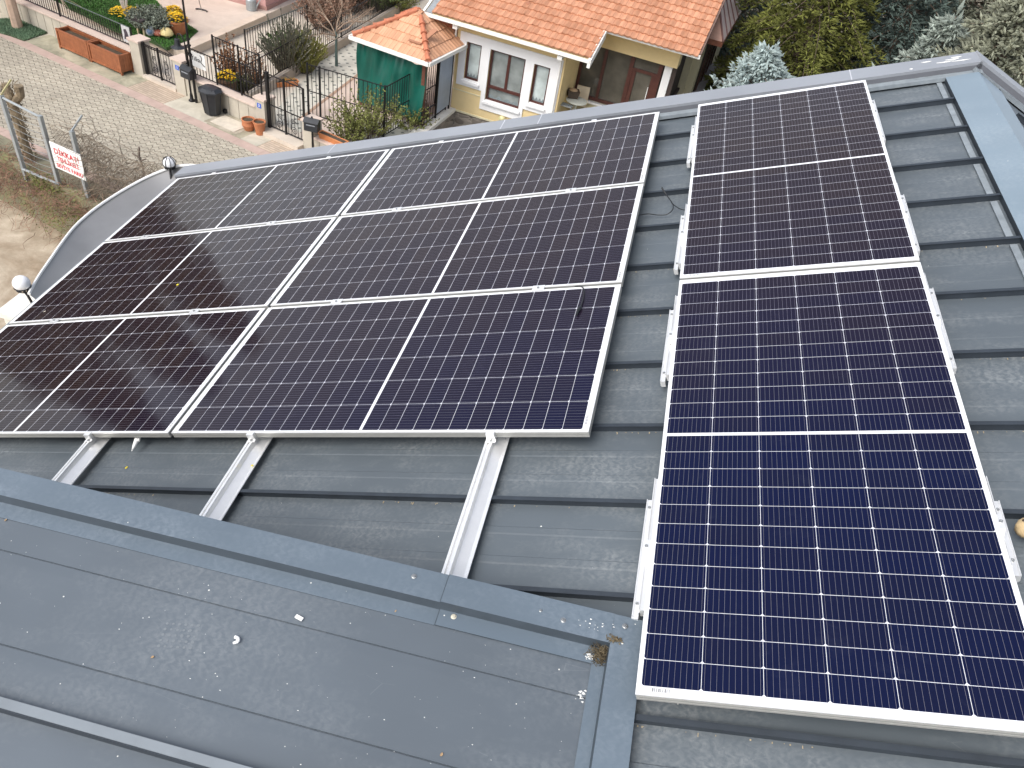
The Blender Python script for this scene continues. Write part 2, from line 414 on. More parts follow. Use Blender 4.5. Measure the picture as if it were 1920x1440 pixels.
# right-hand leg of the capping
z0 = .0035; xo, xi, xf = ul(.327), ul(.222), ul(.176)
ucap.cur = 0
ucap.quad((xi, YU1, z0), (xo, YU1, z0), (xo, YU0, z0), (xi, YU0, z0))
ucap.quad((xf, YU1, z0 - .044), (xi - .004, YU1, z0 - .044), (xi - .004, -.99, z0 - .044), (xf, -1.036, z0 - .044))
ucap.cur = 1
ucap.quad((xi - .004, YU1, z0 - .044), (xi, YU1, z0), (xi, -.974, z0), (xi - .004, -.974, z0 - .044))
ucap.quad((xo, YU1, z0 - .07), (xo, YU0, z0 - .07), (xo, YU0, z0), (xo, YU1, z0))
ucap.quad((xi, YU0, z0 - .07), (xi, YU0, z0), (xo, YU0, z0), (xo, YU0, z0 - .07))
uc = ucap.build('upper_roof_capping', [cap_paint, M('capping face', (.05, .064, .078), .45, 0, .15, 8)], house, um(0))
for k, (x, y, z) in enumerate(((-.468, -.898, 0), (-.300, -.992, -.04), (.262, -.897, .004), (.06, -.93, .003), (-.02, -.915, .003))):
    sc_ = MB(); r = .0085 if k != 4 else .005
    sc_.lathe([(r * 1.25, 0), (r * 1.2, .0015), (r * .8, .003), (r * .7, .006), (r * .2, .0065), (1e-4, .003)], 12)
    sc_.build('screw', steel_scr if k != 1 else M('screw_tan', (.5, .47, .38), .5), uc, T(ul(x), y, z + .0005))
sw = MB()                                     # side wall of the upper roof, down to the slope
for (xa, ya, xb, yb) in ((XU0, YU0 - .03, .30, YU0 - .03), (.30, YU0 - .03, .30, YU1)):
    sw.quad((xa, ya, ZP - .03), (xb, yb, ZP - .03), (xb, yb, zU(xb, -.035)), (xa, ya, zU(xa, -.035)))
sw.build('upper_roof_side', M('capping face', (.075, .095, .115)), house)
# old nest / leaf litter stuck in the corner of the capping and dropping stains
ne = MB()
for i in range(240):
    a = Vector((ul(.214) - abs(rnd.gauss(0, .02)), -1.0 + rnd.gauss(0, .018), -.042 + abs(rnd.gauss(0, .012))))
    d = Vector((rnd.uniform(-1, 1), rnd.uniform(-1, 1), rnd.uniform(-.2, .5))).normalized()
    ne.tube([a, a + d * .012, a + d * .02 + Vector((rnd.uniform(-.006, .006), rnd.uniform(-.006, .006), 0))], .0011, 4)
for i in range(60):
    a = Vector((ul(.235) + rnd.gauss(0, .012), -.955 + rnd.gauss(0, .006), .006)); ne.leaf(a, (rnd.uniform(-1, 1), rnd.uniform(-1, 1), .1), .004, .014)
ne.build('leaf_litter', M('litter', (.1, .078, .045), .9, 0, .4, 40, island=.6), uc)
bd = MB()
def blot(x, y, z, r, n=14):
    ph = rnd.uniform(0, 6)
    bd.prism([(ul(x) + r * math.cos(t) * (1 + .35 * math.sin(3 * t + ph)), y + r * .6 * math.sin(t) * (1 + .4 * math.cos(4 * t + ph))) for t in [2 * math.pi * i / n for i in range(n)]], z, z + .0009)
for _ in range(26): blot(.165 + rnd.gauss(0, .010), -1.012 + rnd.gauss(0, .006), -.0385, rnd.uniform(.0015, .005))
for _ in range(22): blot(.165 + rnd.gauss(0, .012), -1.150 + rnd.gauss(0, .012), -.0478, rnd.uniform(.001, .005))
for _ in range(16): blot(.15 + rnd.gauss(0, .05), -.925 + rnd.gauss(0, .02), .0056, rnd.uniform(.001, .0035))
for _ in range(110): blot(rnd.uniform(-1.9, .15), rnd.uniform(-1.62, -1.05), -.0487, rnd.choice((.0009, .0011, .0013, .0022)))
ft = MB()
for i in range(6):
    for j in range(5):
        x = -1.21 + i * .020 + j * .004; y = -1.265 - j * .020 + i * .004; q = rnd.uniform(.004, .0062)
        ft.prism([(ul(x) + q * math.cos(t_), y + q * .9 * math.sin(t_)) for t_ in [k * math.pi / 4 for k in range(8)]], -.0497, -.0492)
ft.build('sole_print', M('print dust', (.155, .175, .19), .6), up, T(0, 0, .05))['kind'] = 'stuff'
bd.build('bird_droppings', M('dropping', (.75, .75, .72)), uc)['kind'] = 'stuff'

# ------------------------------------------------------------------ solar panels
def cell_mat():
    m, nt, p = newmat('solar cells'); oc = ocoord(nt)
    s = N(nt, 'ShaderNodeSeparateXYZ'); nt.links.new(oc, s.inputs[0]); X, Y = s.outputs[0], s.outputs[1]
    PU, PV = .09175, .18395
    ax = math_(nt, 'SUBTRACT', math_(nt, 'ABSOLUTE', X), .0075)
    u = math_(nt, 'DIVIDE', ax, PU); v = math_(nt, 'DIVIDE', math_(nt, 'ADD', Y, PV * 3), PV)
    fu, fv = math_(nt, 'FRACT', u), math_(nt, 'FRACT', v)
    du = math_(nt, 'MULTIPLY', math_(nt, 'MINIMUM', fu, math_(nt, 'SUBTRACT', 1.0, fu)), PU)      # metres to the cell edge
    dv = math_(nt, 'MULTIPLY', math_(nt, 'MINIMUM', fv, math_(nt, 'SUBTRACT', 1.0, fv)), PV)
    outx = math_(nt, 'MAXIMUM', math_(nt, 'LESS_THAN', ax, 0.0), math_(nt, 'GREATER_THAN', u, 12.0))
    outy = math_(nt, 'MAXIMUM', math_(nt, 'LESS_THAN', v, 0.0), math_(nt, 'GREATER_THAN', v, 6.0))
    out = math_(nt, 'MAXIMUM', outx, outy)
    gu = math_(nt, 'LESS_THAN', du, .0009); gv = math_(nt, 'LESS_THAN', dv, .00085)
    # chamfered corners on one long side of each half cell
    duo = math_(nt, 'MULTIPLY', math_(nt, 'SUBTRACT', 1.0, fu), PU)
    ch = math_(nt, 'LESS_THAN', math_(nt, 'ADD', duo, dv), .008)
    white = math_(nt, 'MAXIMUM', math_(nt, 'MAXIMUM', out, gu), math_(nt, 'MAXIMUM', gv, ch))
    fb = math_(nt, 'FRACT', math_(nt, 'ADD', math_(nt, 'MULTIPLY', fv, 10.0), 0.0))
    db = math_(nt, 'MULTIPLY', math_(nt, 'ABSOLUTE', math_(nt, 'SUBTRACT', fb, .5)), PV / 10)
    bus = math_(nt, 'MULTIPLY', math_(nt, 'LESS_THAN', db, .0005), math_(nt, 'SUBTRACT', 1.0, white))
    # one tone per cell
    cx = N(nt, 'ShaderNodeCombineXYZ'); nt.links.new(math_(nt, 'FLOOR', math_(nt, 'MULTIPLY', math_(nt, 'SIGN', X), math_(nt, 'ADD', u, 1.0))), cx.inputs[0]); nt.links.new(math_(nt, 'FLOOR', v), cx.inputs[1])
    oi = N(nt, 'ShaderNodeObjectInfo'); nt.links.new(math_(nt, 'MULTIPLY', oi.outputs['Random'], 37.0), cx.inputs[2])
    wnz = N(nt, 'ShaderNodeTexWhiteNoise'); wnz.noise_dimensions = '3D'; nt.links.new(cx.outputs[0], wnz.inputs[0])
    nz = noise_(nt, oc, 2.3, 3)
    tone = math_(nt, 'MULTIPLY_ADD', wnz.outputs[0], .55, math_(nt, 'MULTIPLY', nz, .45))
    lw = N(nt, 'ShaderNodeLayerWeight'); lw.inputs['Blend'].default_value = .5            # nitride coating: blue head-on, brown-black at a slant
    head = mixc(nt, tone, (.0018, .0048, .032), (.004, .0055, .024))
    slant = mixc(nt, tone, (.012, .006, .010), (.021, .0105, .008))
    c = mixc(nt, ramp(nt, lw.outputs['Facing'], .27, .58), head, slant)
    dust = math_(nt, 'MULTIPLY', ramp(nt, noise_(nt, oc, 6, 5, .7, .8), .58, .8), .03)
    c = mixc(nt, dust, c, (.25, .27, .33))
    c = mixc(nt, math_(nt, 'MULTIPLY', bus, .42), c, (.30, .29, .34))
    c = mixc(nt, white, c, (.60, .61, .66)); c = mixc(nt, out, c, (.76, .77, .79))
    nt.links.new(c, p.inputs['Base Color'])
    p.inputs['IOR'].default_value = 1.31; p.inputs['Roughness'].default_value = .07
    return m
cells = cell_mat()
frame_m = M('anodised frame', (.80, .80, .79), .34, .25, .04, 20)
side_m = M('frame side shade', (.36, .36, .34), .45, .3, .06, 30)  # same frame metal, darkened: shade of the sides put into the colour
black_m = M('black plastic', (.012, .012, .013), .45, 0, .2, 20)
def make_panel():
    t = thing('solar_module', '', 'solar panel')
    fr = MB(); L2, W2 = PL / 2, PW / 2; b = .011
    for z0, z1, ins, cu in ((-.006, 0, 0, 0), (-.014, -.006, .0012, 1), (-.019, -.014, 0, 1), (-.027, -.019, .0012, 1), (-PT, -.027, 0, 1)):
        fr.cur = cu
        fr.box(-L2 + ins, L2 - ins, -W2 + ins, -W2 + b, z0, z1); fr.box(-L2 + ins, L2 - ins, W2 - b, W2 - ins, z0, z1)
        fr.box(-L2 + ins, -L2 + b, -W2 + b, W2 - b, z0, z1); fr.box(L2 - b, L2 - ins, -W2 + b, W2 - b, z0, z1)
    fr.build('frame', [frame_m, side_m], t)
    g = MB(); g.box(-L2 + b, L2 - b, -W2 + b, W2 - b, -.0065, -.0018); g.build('cell_glass', cells, t)
    bk = MB(); bk.box(-L2 + b, L2 - b, -W2 + b, W2 - b, -.009, -.0066); bk.build('backsheet', white_pl, t)
    st = MB()                                 # serial sticker: dark bars on the white margin
    for i in range(9): st.box(L2 - .026, L2 - .014, -W2 + .05 + i * .0065, -W2 + .0525 + i * .0065 + .002 * (i % 3 == 0), -.0017, -.0012)
    st.build('serial_sticker', M('print grey', (.22, .22, .22), .6), t)
    return t
proto = make_panel()
GX, GY = .0233, .0255
labs = {(0, 0): 'nearest landscape solar panel with a black cable end lying on its glass', (1, 0): 'landscape solar panel cut by the left photo edge, nearest the raised roof',
        (0, 1): 'middle landscape solar panel of the column beside the loose cable gap', (1, 1): 'middle landscape solar panel of the left column with a yellow petal on it',
        (0, 2): 'farthest landscape solar panel under the parapet in front of the yellow house', (1, 2): 'farthest landscape solar panel at the corner by the curved canopy'}
grp = 'solar panels on the metal roof'
first = True
def place(label, m):
    global first
    if first:
        proto.matrix_world = m; proto['label'] = label; proto['group'] = grp; first = False; return proto
    return copy_tree(proto, label, m)
for (c, r), lb in labs.items():
    place(lb, MROOF @ T(-PL / 2 - c * (PL + GX), PW / 2 + r * (PW + GY), 0))
PX, PY = .336, -1.164
pm = MROOF @ frame_mtx((PX, PY, -.0016), Vector((1, .0095, .0051)), Vector((-.0095, 1, .0067)), (-.0051, -.0067, 1))
for r, lb in enumerate(('nearest upright solar panel, deep blue, beside the raised roof corner', 'upright solar panel reaching the far parapet beside the ridge cap')):
    place(lb, pm @ T(PW / 2, r * (PL + .0217) + PL / 2, 0) @ RZ(R_(-90)))

# ------------------------------------------------------------------ mounting rails
def rail_mb(y0, y1):
    mb = MB(); z1 = -PT - .001
    for a, b, h0, h1 in ((-.03, -.019, z1 - .028, z1), (-.019, -.008, z1 - .028, z1 - .009), (-.008, .004, z1 - .028, z1)):
        mb.box(a, b, y0, y1, h0, h1)
    mb.add([(-.026, y0, ZP + .039), (.048, y0, ZP + .039), (.004, y0, z1 - .028), (-.026, y0, z1 - .028), (-.026, y1, ZP + .039), (.048, y1, ZP + .039), (.004, y1, z1 - .028), (-.026, y1, z1 - .028)],
           ((0, 1, 2, 3), (7, 6, 5, 4), (1, 5, 6, 2), (3, 7, 4, 0), (0, 4, 5, 1)))
    mb.box(.040, .058, y0, y1, ZP + .0385, ZP + .043)
    return mb
def clamp(mb, y, end=False):
    z1 = -PT
    if end:
        mb.box(-.022, .018, y - .020, y - .0005, z1 - .004, .0025); mb.box(-.022, .018, y - .0005, y + .009, .0005, .0035); mb.box(-.026, .022, y - .036, y - .020, z1 - .001, z1 + .004)
    else:
        mb.box(-.035, .035, y - .013, y + .013, -.004, .001); mb.box(-.035, .035, y - .026, y + .026, .001, .0035)
rails = ((-2.855, 'long aluminium rail under the left solar panels, farthest left of the three ends showing'), (-1.765, 'long aluminium rail crossing the roof between the left and right bare rails'), (-.455, 'long aluminium rail with the end nearest the raised roof corner'), (-4.1, 'long aluminium rail hidden under the left solar panels, showing clamps only'))
for x, lb in rails:
    t = thing('mounting_rail', lb, 'rail', MROOF @ T(x, 0, 0) @ RZ(R_(.9)), 'long rails under the landscape panels')
    rail_mb(-.9, 3 * (PW + GY)).build('rail_profile', alu, t)
    for k in range(4):
        y = (0, PW + GY / 2, 2 * PW + 1.5 * GY, 3 * PW + 2 * GY)[k]
        cm = MB()
        if k == 3: cm.box(-.02, .02, y - .006, y + .02, .0005, .0035)
        else: clamp(cm, y, k == 0)
        cl = cm.build('clamp', alu, t)
        if k < 3:
            bo = MB(); bo.lathe([(.0065, 0), (.0065, .006), (.003, .006), (.0029, .002), (1e-4, .002)], 8); bo.build('bolt', steel_scr, cl, T(0, y - (.028 if k == 0 else 0), -.031 if k == 0 else .0035))
mini = [(.262, 2.646, 3.353), (.262, 1.336, 2.025), (.262, .391, 1.045), (.262, -.863, -.236), (1.5, 2.646, 3.382), (1.5, 1.347, 2.025), (1.5, .43, 1.106), (1.5, -.602, -.2)]
mlab = ['at the far upright panel, parapet end, by the loose cable', 'at the far upright panel, lower end, by the loose cable', 'at the near upright panel facing the landscape panels', 'against the raised roof corner beside the nearest upright panel',
        'on the ridge side at the far end by the parapet', 'on the ridge side where the two upright panels meet', 'on the ridge side at the far end of the near upright panel', 'at the photo edge beside the tan clog']
for (x, ya, yb), lb in zip(mini, mlab):
    t = thing('short_rail', 'short white rail ' + lb, 'rail', MROOF, 'short rails under the upright panels')
    s = 1 if x < 1 else -1
    off = (PX if x < 1 else PX + PW) - .0095 * ((ya + yb) / 2 - PY) - (.006 if x < 1 else 0)
    xa = off - .0095 * 0
    mb = MB()
    def bx(a, b, y0, y1, z0, z1): mb.box(min(off - s * a, off - s * b), max(off - s * a, off - s * b), y0, y1, z0, z1)
    bx(-.05, .015, ya + .02, yb, -.075, -PT - .002); bx(.015, .018, ya + .02, yb, -.055, -PT + .004)
    bx(.0205, .040, ya, yb - .09, -.095, -.062); bx(.040, .043, ya, yb - .09, -.09, -.057)
    mb.build('rail_profile', alu, t)
    cm = MB(); ym = ya + (yb - ya) * .42
    cmx = MB(); cmx.box(min(off + s * .007, off - s * .018), max(off + s * .007, off - s * .018), ym - .03, ym + .03, -.034, .002); cl = cmx.build('clamp', alu, t)
    for yy in (ya + .06, ym, yb - .13):
        bo = MB(); bo.lathe([(.006, 0), (.006, .005), (.003, .005), (1e-4, .0035)], 8); bo.build('bolt', steel_scr, t if yy != ym else cl, T(off - s * (.030 if yy != ym else .010), yy, -.062 if yy != ym else .002))

# ------------------------------------------------------------------ cables and small litter on the roof
def spline(pts, n=8):
    out = []
    P = [pts[0]] + list(pts) + [pts[-1]]
    for i in range(1, len(P) - 2):
        a, b, c, d = (Vector(q) for q in P[i - 1:i + 3])
        for k in range(n):
            t = k / n; out.append(.5 * ((2 * b) + (c - a) * t + (2 * a - 5 * b + 4 * c - d) * t * t + (3 * b - a - 3 * c + d) * t ** 3))
    out.append(Vector(pts[-1])); return out
cable_m = M('cable black', (.012, .014, .016), .5, 0, .2, 30)
def roofpx(lst): return [RP(u, v, h) for u, v, h in lst]
t = thing('solar_cable', 'thin black cable looping across the roof gap between the two panel groups', 'cable', MROOF)
mb = MB(); mb.tube(spline(roofpx([(1196, 404, -.07), (1215, 401, -.1), (1232, 403, -.1), (1250, 402, -.1), (1261, 393, -.09), (1261, 382, -.085), (1250, 366, -.06), (1242, 353, -.03)])), .0033, 6); mb.build('cable', cable_m, t)
mb = MB(); q = roofpx([(1249, 365, -.06), (1241, 352, -.03)]); mb.tube(q, [.0045, .006], 8); mb.build('plug', cable_m, t)
t = thing('solar_cable', 'short black cable running from the loose loop under the upright panel', 'cable', MROOF)
mb = MB(); mb.tube(spline(roofpx([(1259, 380, -.09), (1266, 386, -.09), (1276, 392, -.085), (1292, 395, -.06)])), .0033, 6); mb.build('cable', cable_m, t)
t = thing('solar_cable', 'black cable with a connector plug lying on the nearest landscape panel', 'cable', MROOF)
mb = MB(); mb.tube(spline(roofpx([(1074, 537, -.02), (1088, 536.5, .004), (1094, 541, .006), (1095, 550, .005), (1093, 562, .006), (1089, 574, .012)])), .0035, 7); mb.build('cable', cable_m, t)
mb = MB(); a, b, c = roofpx([(1089, 574, .012), (1084, 582, .012), (1081, 590, .012)])
mb.tube([a, a.lerp(b, .3), b, b, c], [.004, .0085, .0085, .0065, .006], 9); mb.build('plug', cable_m, t)
# white cap wedged under the panel edge
t = thing('sealant_nozzle', 'white plastic nozzle poking out under the left landscape panel', 'nozzle', MROOF)
a = RP(258, 822, -.06); b = RP(247, 846, -.085)
mb = MB(); d = b - a; mb.tube([a - d * .4, a + d * .1, a + d * .55, a + d * .62, a + d * .72, b], [.014, .014, .010, .010, .007, .002], 10); mb.build('nozzle', white_pl, t, smooth=True)
mb = MB(); mb.tube([a + d * -.1 + Vector((.012, 0, .004)), a + d * .25 + Vector((.018, 0, .002))], .007, 8); mb.build('cap', white_pl, t)
def onU(u, v, off=-.045):                    # point on the upper roof
    d = RC.transposed() @ Vector(((u - 960) / F_PX, (v - 720) / F_PX, 1)); n = Vector((-SLU, 0, 1)); p0 = Vector((.321, 0, -.08 + off))
    return CP + d * ((p0 - CP).dot(n) / d.dot(n))
q = onU(561, 1159); o = MB(); o.box(-.0145, .0145, -.0065, .0065, 0, .0045); ch = o.build('plastic_strip', white_pl, mtx=MROOF @ T(*q) @ um().to_3x3().to_4x4() @ RZ(R_(-14)))
tag(ch, 'small flat white plastic strip lying on the raised roof', 'plastic scrap')
o = MB(); pth = spline([(-.009, .010, .006), (.003, .008, .006), (.008, -.002, .006), (-.004, -.012, .006)], 4); o.tube(pth, [.0058] * (len(pth) - 3) + [.005, .0045, .004], 9)
q = onU(443, 1202); tag(o.build('plastic_elbow', white_pl, mtx=MROOF @ T(*q) @ um().to_3x3().to_4x4(), smooth=True), 'small bent white plastic elbow lying on the raised roof', 'plastic scrap')
yel = M('yellow petal', (.75, .62, .03), .6, 0, .15, 60)
def petal(p, s, label, m=MROOF, mt=None):
    o = MB(); ph = rnd.uniform(0, 6)
    n = 10; o.add([(0, 0, s * .25)] + [(s * math.cos(2 * math.pi * i / n) * (1 + .15 * math.sin(2 * i + ph)), s * .75 * math.sin(2 * math.pi * i / n), .001 + s * .12 * (i % 2)) for i in range(n)], [(0, 1 + i, 1 + (i + 1) % n) for i in range(n)])
    tag(o.build('petal', mt or yel, mtx=m @ T(*p) @ RZ(rnd.uniform(0, 3))), label, 'petal', 'fallen petals and leaf bits')
petal(RP(333, 534, .002), .012, 'yellow petal lying on the glass of a left landscape panel')
petal(RP(237, 877, ZP + .004), .009, 'yellow petal on the roof sheet between two bare rails')
petal(RP(473, 873, ZP + .05), .008, 'pale yellow petal on the middle bare rail')
lf = M('dry leaf bit', (.33, .22, .12), .8, 0, .3, 80)
for (u, v), lb in (((741, 1146), 'curled dry leaf bit on the raised roof below the capping joint'), ((11, 975), 'brown leaf bit on the raised roof at the left photo edge'), ((286, 1232), 'tiny tan crumb on the raised roof left of the white elbow'), ((828, 1415), 'pale leaf bit low on the raised roof')):
    petal(onU(u, v, -.048), .006, lb, mt=lf)
petal(RP(84, 584, .002), .009, 'pale crumb on the glass near the globe lamp', mt=M('pale crumb', (.5, .47, .38), .8))
# tan clog at the right photo edge
t = thing('clog', 'tan clog with round dark holes standing beside the nearest upright panel', 'shoe', MROOF)
p = RP(1922, 985, -.06); sh = MB()
n, m_ = 18, 12; vs = []; fs = []
for i in range(m_ + 1):
    a = math.pi * i / m_ / 1.0
    for j in range(n):
        b = 2 * math.pi * j / n
        w = .045 * (math.sin(a * .62 + .18)); vs.append((w * math.cos(b), .0, 0))
sh.v = []
prof = [(0.0, .004, .03), (.008, .026, .036), (.02, .037, .042), (.045, .046, .05), (.08, .049, .056), (.12, .047, .064), (.15, .044, .07), (.2, .04, .055), (.26, .036, .05), (.275, .02, .045), (.28, .004, .03)]
for k, (d, w, h) in enumerate(prof):
    for j in range(n):
        b = 2 * math.pi * j / n; z = math.sin(b); sh.v.append((d, w * math.cos(b), max(0, h * .5 + h * .5 * z) if z > -.6 else 0))
for k in range(len(prof) - 1):
    for j in range(n): sh.f.append((k * n + j, k * n + (j + 1) % n, (k + 1) * n + (j + 1) % n, (k + 1) * n + j)); sh.mi.append(0)
sh.f.append(tuple(reversed(range(n)))); sh.mi.append(0); sh.f.append(tuple((len(prof) - 1) * n + j for j in range(n))); sh.mi.append(0)
cm_ = T(p.x - .028, p.y, ZP + .045) @ RZ(R_(-12))
sh.build('shoe_body', M('tan foam', (.5, .37, .2), .7, 0, .15, 25, .2, 60), t, cm_, smooth=True)
ho = MB()
for (a, b) in ((.022, .012), (.045, -.008), (.03, -.022), (.058, .02), (.06, -.03), (.08, 0), (.09, .028)):
    zz = .0 + .05 * math.sqrt(max(.05, 1 - (b / .05) ** 2)) * (.86 if a < .03 else 1.0)
    ho.lathe([(.0055, -.004), (.0055, .003), (1e-4, .0034)], 10, (a, b, zz - .003 + a * .08))
ho.build('vent_holes', M('hole dark', (.05, .03, .018), .9), t, cm_)

# ------------------------------------------------------------------ street, ground, yard
def W2(p): return (p.x, p.y)
SA = R_(-16.3); sdir = Vector((math.cos(SA), math.sin(SA), 0)); sper = Vector((-math.sin(SA), math.cos(SA), 0))
WB = Vector((-11.2, 20.12, 0))                       # a point on the street wall front face
def sw_(s, t, z=0.0): p = WB + sdir * s + sper * t; return Vector((p.x, p.y, z))     # street frame: along, towards the gardens
def s_of(p): d = p - WB; return Vector((d.dot(sdir), d.dot(sper), p.z))
RW = Vector((-14.3, 14.72, 0))                       # on the retaining wall edge
rdir = Vector((math.cos(R_(-16)), math.sin(R_(-16)), 0)); rper = Vector((-rdir.y, rdir.x, 0))
def rw_(s, t, z=0.0): p = RW + rdir * s + rper * t; return Vector((p.x, p.y, z))
# the neighbour's house frame
HA = R_(-7.5); hx = Vector((math.cos(HA), math.sin(HA), 0)); hy = Vector((-hx.y, hx.x, 0)); HO = G(845, 203)
HM = frame_mtx(HO, hx, hy, (0, 0, 1)); HI = HM.inverted()
def hp(s, d, z=0.0): return HO + hx * s + hy * d + Vector((0, 0, z))
ground_m = M('soil', (.13, .11, .075), .95, 0, .3, .6, .3, 8)
hole = [hp(.12, -4.6), hp(3.45, -4.6), hp(3.45, .04), hp(.12, .04)]
outer_g = [rw_(-200, 0), rw_(200, 0), Vector((250, 250, 0)), Vector((-250, 250, 0))]
struct('ground', poly_sheet([W2(p) for p in outer_g], [[W2(p) for p in hole]], -.03), ground_m)
mb = MB()
lw = [hp(.12, -4.6, -2), hp(3.45, -4.6, -2), hp(3.45, .04, -2), hp(.12, .04, -2)]
mb.quad(*lw); struct('light_well_floor', mb, M('paving grey', (.3, .29, .27), .9))
# concrete yard, lower than the street
def yard_mat():
    m, nt, p = newmat('yard concrete'); oc = ocoord(nt)
    a = ramp(nt, noise_(nt, oc, .55, 5, .65, .6), .36, .66, (.34, .265, .185), (.62, .54, .43))
    b = ramp(nt, noise_(nt, oc, 3.2, 5, .7), .4, .72, (.62, .6, .56), (1, 1, 1))
    n = nt.nodes.new('ShaderNodeMix'); n.data_type = 'RGBA'; n.blend_type = 'MULTIPLY'; n.inputs[0].default_value = .6
    nt.links.new(a, n.inputs[6]); nt.links.new(b, n.inputs[7]); nt.links.new(n.outputs[2], p.inputs['Base Color'])
    p.inputs['Roughness'].default_value = .85; bump_(nt, p, noise_(nt, oc, 20, 4), .3, .02); return m
mb = MB(); mb.quad(rw_(-200, 0, -1.5), rw_(-200, -200, -1.5), rw_(200, -200, -1.5), rw_(200, 0, -1.5))
struct('yard', mb, yard_mat())
# paving of the street: zigzag interlocking blocks
def paver_mat(name, base, joint, pu=.2, pv=.19, amp=.035, off=.5, jw=.011):
    m, nt, p = newmat(name); oc = ocoord(nt)
    s = N(nt, 'ShaderNodeSeparateXYZ'); nt.links.new(oc, s.inputs[0]); X, Y = s.outputs[0], s.outputs[1]
    tri = math_(nt, 'MULTIPLY', math_(nt, 'SUBTRACT', math_(nt, 'PINGPONG', X, pu * .5), pu * .25), amp / (pu * .25) * .9) if amp else None
    yy = math_(nt, 'ADD', Y, tri) if amp else Y
    v = math_(nt, 'DIVIDE', yy, pv); fl = math_(nt, 'FLOOR', v); fv = math_(nt, 'FRACT', v)
    dv = math_(nt, 'MULTIPLY', math_(nt, 'MINIMUM', fv, math_(nt, 'SUBTRACT', 1.0, fv)), pv)
    u = math_(nt, 'ADD', math_(nt, 'DIVIDE', X, pu), math_(nt, 'MULTIPLY', math_(nt, 'MODULO', fl, 2.0), off)); fu = math_(nt, 'FRACT', u)
    du = math_(nt, 'MULTIPLY', math_(nt, 'MINIMUM', fu, math_(nt, 'SUBTRACT', 1.0, fu)), pu)
    jv = ramp(nt, dv, jw * .6, jw * 1.5, (1, 1, 1), (0, 0, 0)); ju = ramp(nt, du, jw * .5, jw * 1.2, (.4, .4, .4), (0, 0, 0))
    j = math_(nt, 'MAXIMUM', jv, ju)
    cx = N(nt, 'ShaderNodeCombineXYZ'); nt.links.new(math_(nt, 'FLOOR', u), cx.inputs[0]); nt.links.new(fl, cx.inputs[1])
    wz = N(nt, 'ShaderNodeTexWhiteNoise'); nt.links.new(cx.outputs[0], wz.inputs[0])
    big = ramp(nt, noise_(nt, oc, .35, 4, .6), .3, .7, tuple(x * .86 for x in base), tuple(x * 1.08 for x in base))
    h = N(nt, 'ShaderNodeHueSaturation'); nt.links.new(big, h.inputs['Color']); nt.links.new(math_(nt, 'MULTIPLY_ADD', wz.outputs[0], .22, .89), h.inputs['Value'])
    st = ramp(nt, noise_(nt, oc, 1.3, 4, .7), .62, .75)
    c = mixc(nt, math_(nt, 'MULTIPLY', st, .3), h.outputs[0], (.25, .2, .12))
    nt.links.new(mixc(nt, math_(nt, 'MULTIPLY', j, .85), c, joint), p.inputs['Base Color'])
    p.inputs['Roughness'].default_value = .85
    bump_(nt, p, math_(nt, 'SUBTRACT', 1.0, j), .5, .01); return m
pav = paver_mat('street pavers', (.41, .37, .295), (.07, .057, .04), .2, .19, .055, .5, .013)
KA, KB = [(0, 60), (125, 118), (240, 165), (440, 243)], [(0, 68), (125, 129), (240, 180), (440, 262)]
tk1 = sum(s_of(G(*q)).y for q in KA) / 4; tk0 = sum(s_of(G(*q)).y for q in KB) / 4
PA = R_(13.7 - 16)
pm_ = Matrix.Rotation(PA, 4, 'Z'); pi_ = pm_.inverted()
near = 1.05                                           # street edge by the retaining wall
mb = MB(); mb.add([pi_ @ q for q in (rw_(-60, near, -.012), rw_(60, near, -.012), sw_(62, tk0, -.012), sw_(-58, tk0, -.012))], ((0, 1, 2, 3),))
struct('street', mb, pav, pm_)
pink = M('pink kerb concrete', (.45, .335, .285), .85, 0, .1, 2.5, .2, 40)
mb = MB(); k = 0
s0 = -58
while s0 < 40: mb.box(s0, s0 + 1.0 - .008, tk0, tk1, -.1, -.006); s0 += 1.0
SM = frame_mtx(WB, sdir, sper, (0, 0, 1))
struct('kerb_strip', mb, pink, SM)
mb = MB(); s0 = -60
while s0 < 40: mb.box(s0, s0 + .99, near - .28, near - .005, -.1, -.006); s0 += 1.0
struct('kerb_strip', mb, pink, frame_mtx(RW, rdir, rper, (0, 0, 1)))
mb = MB(); mb.quad(rw_(-60, .22, -.014), rw_(60, .22, -.014), rw_(60, near - .285, -.014), rw_(-60, near - .285, -.014)); struct('verge', mb, M('mossy concrete', (.30, .28, .2), .95, 0, .3, 1.2, .3, 20, c2=(.24, .225, .15)))
# pavement in front of the garden walls (slabs, poured concrete, small pavers)
def conc(name, a, b, sc_=.9):
    m, nt, p = newmat(name); oc = ocoord(nt)
    nt.links.new(ramp(nt, noise_(nt, oc, sc_, 6, .68, .5), .38, .64, a, b), p.inputs['Base Color']); p.inputs['Roughness'].default_value = .9
    bump_(nt, p, noise_(nt, oc, 25, 3), .2, .01); return m
conc_g = conc('stained concrete', (.24, .23, .165), (.46, .42, .31), 1.4)
conc_w = conc('pale concrete', (.42, .385, .31), (.56, .52, .43), 1.6)
S = lambda u, v: s_of(G(u, v)).x
sg0, sg1, sg2, sg3 = S(50, 75), S(247, 160), S(310, 193), S(395, 228)
def strip(a, b, m, z=-.006, t0=tk1 + .006, t1=.03, name='pavement'):
    mb = MB(); mb.box(a + .004, b - .004, t0, t1, -.12, z); return struct(name, mb, m, SM)
strip(-58, sg0, conc_w); strip(sg0, sg1, conc_g)
smallpav = paver_mat('small pavers', (.5, .4, .31), (.2, .16, .11), .2, .1, 0, .5, .007)
strip(sg1, sg2, smallpav); strip(sg2, sg3, conc_w); strip(sg3, S(445, 262), conc_g, -.008)
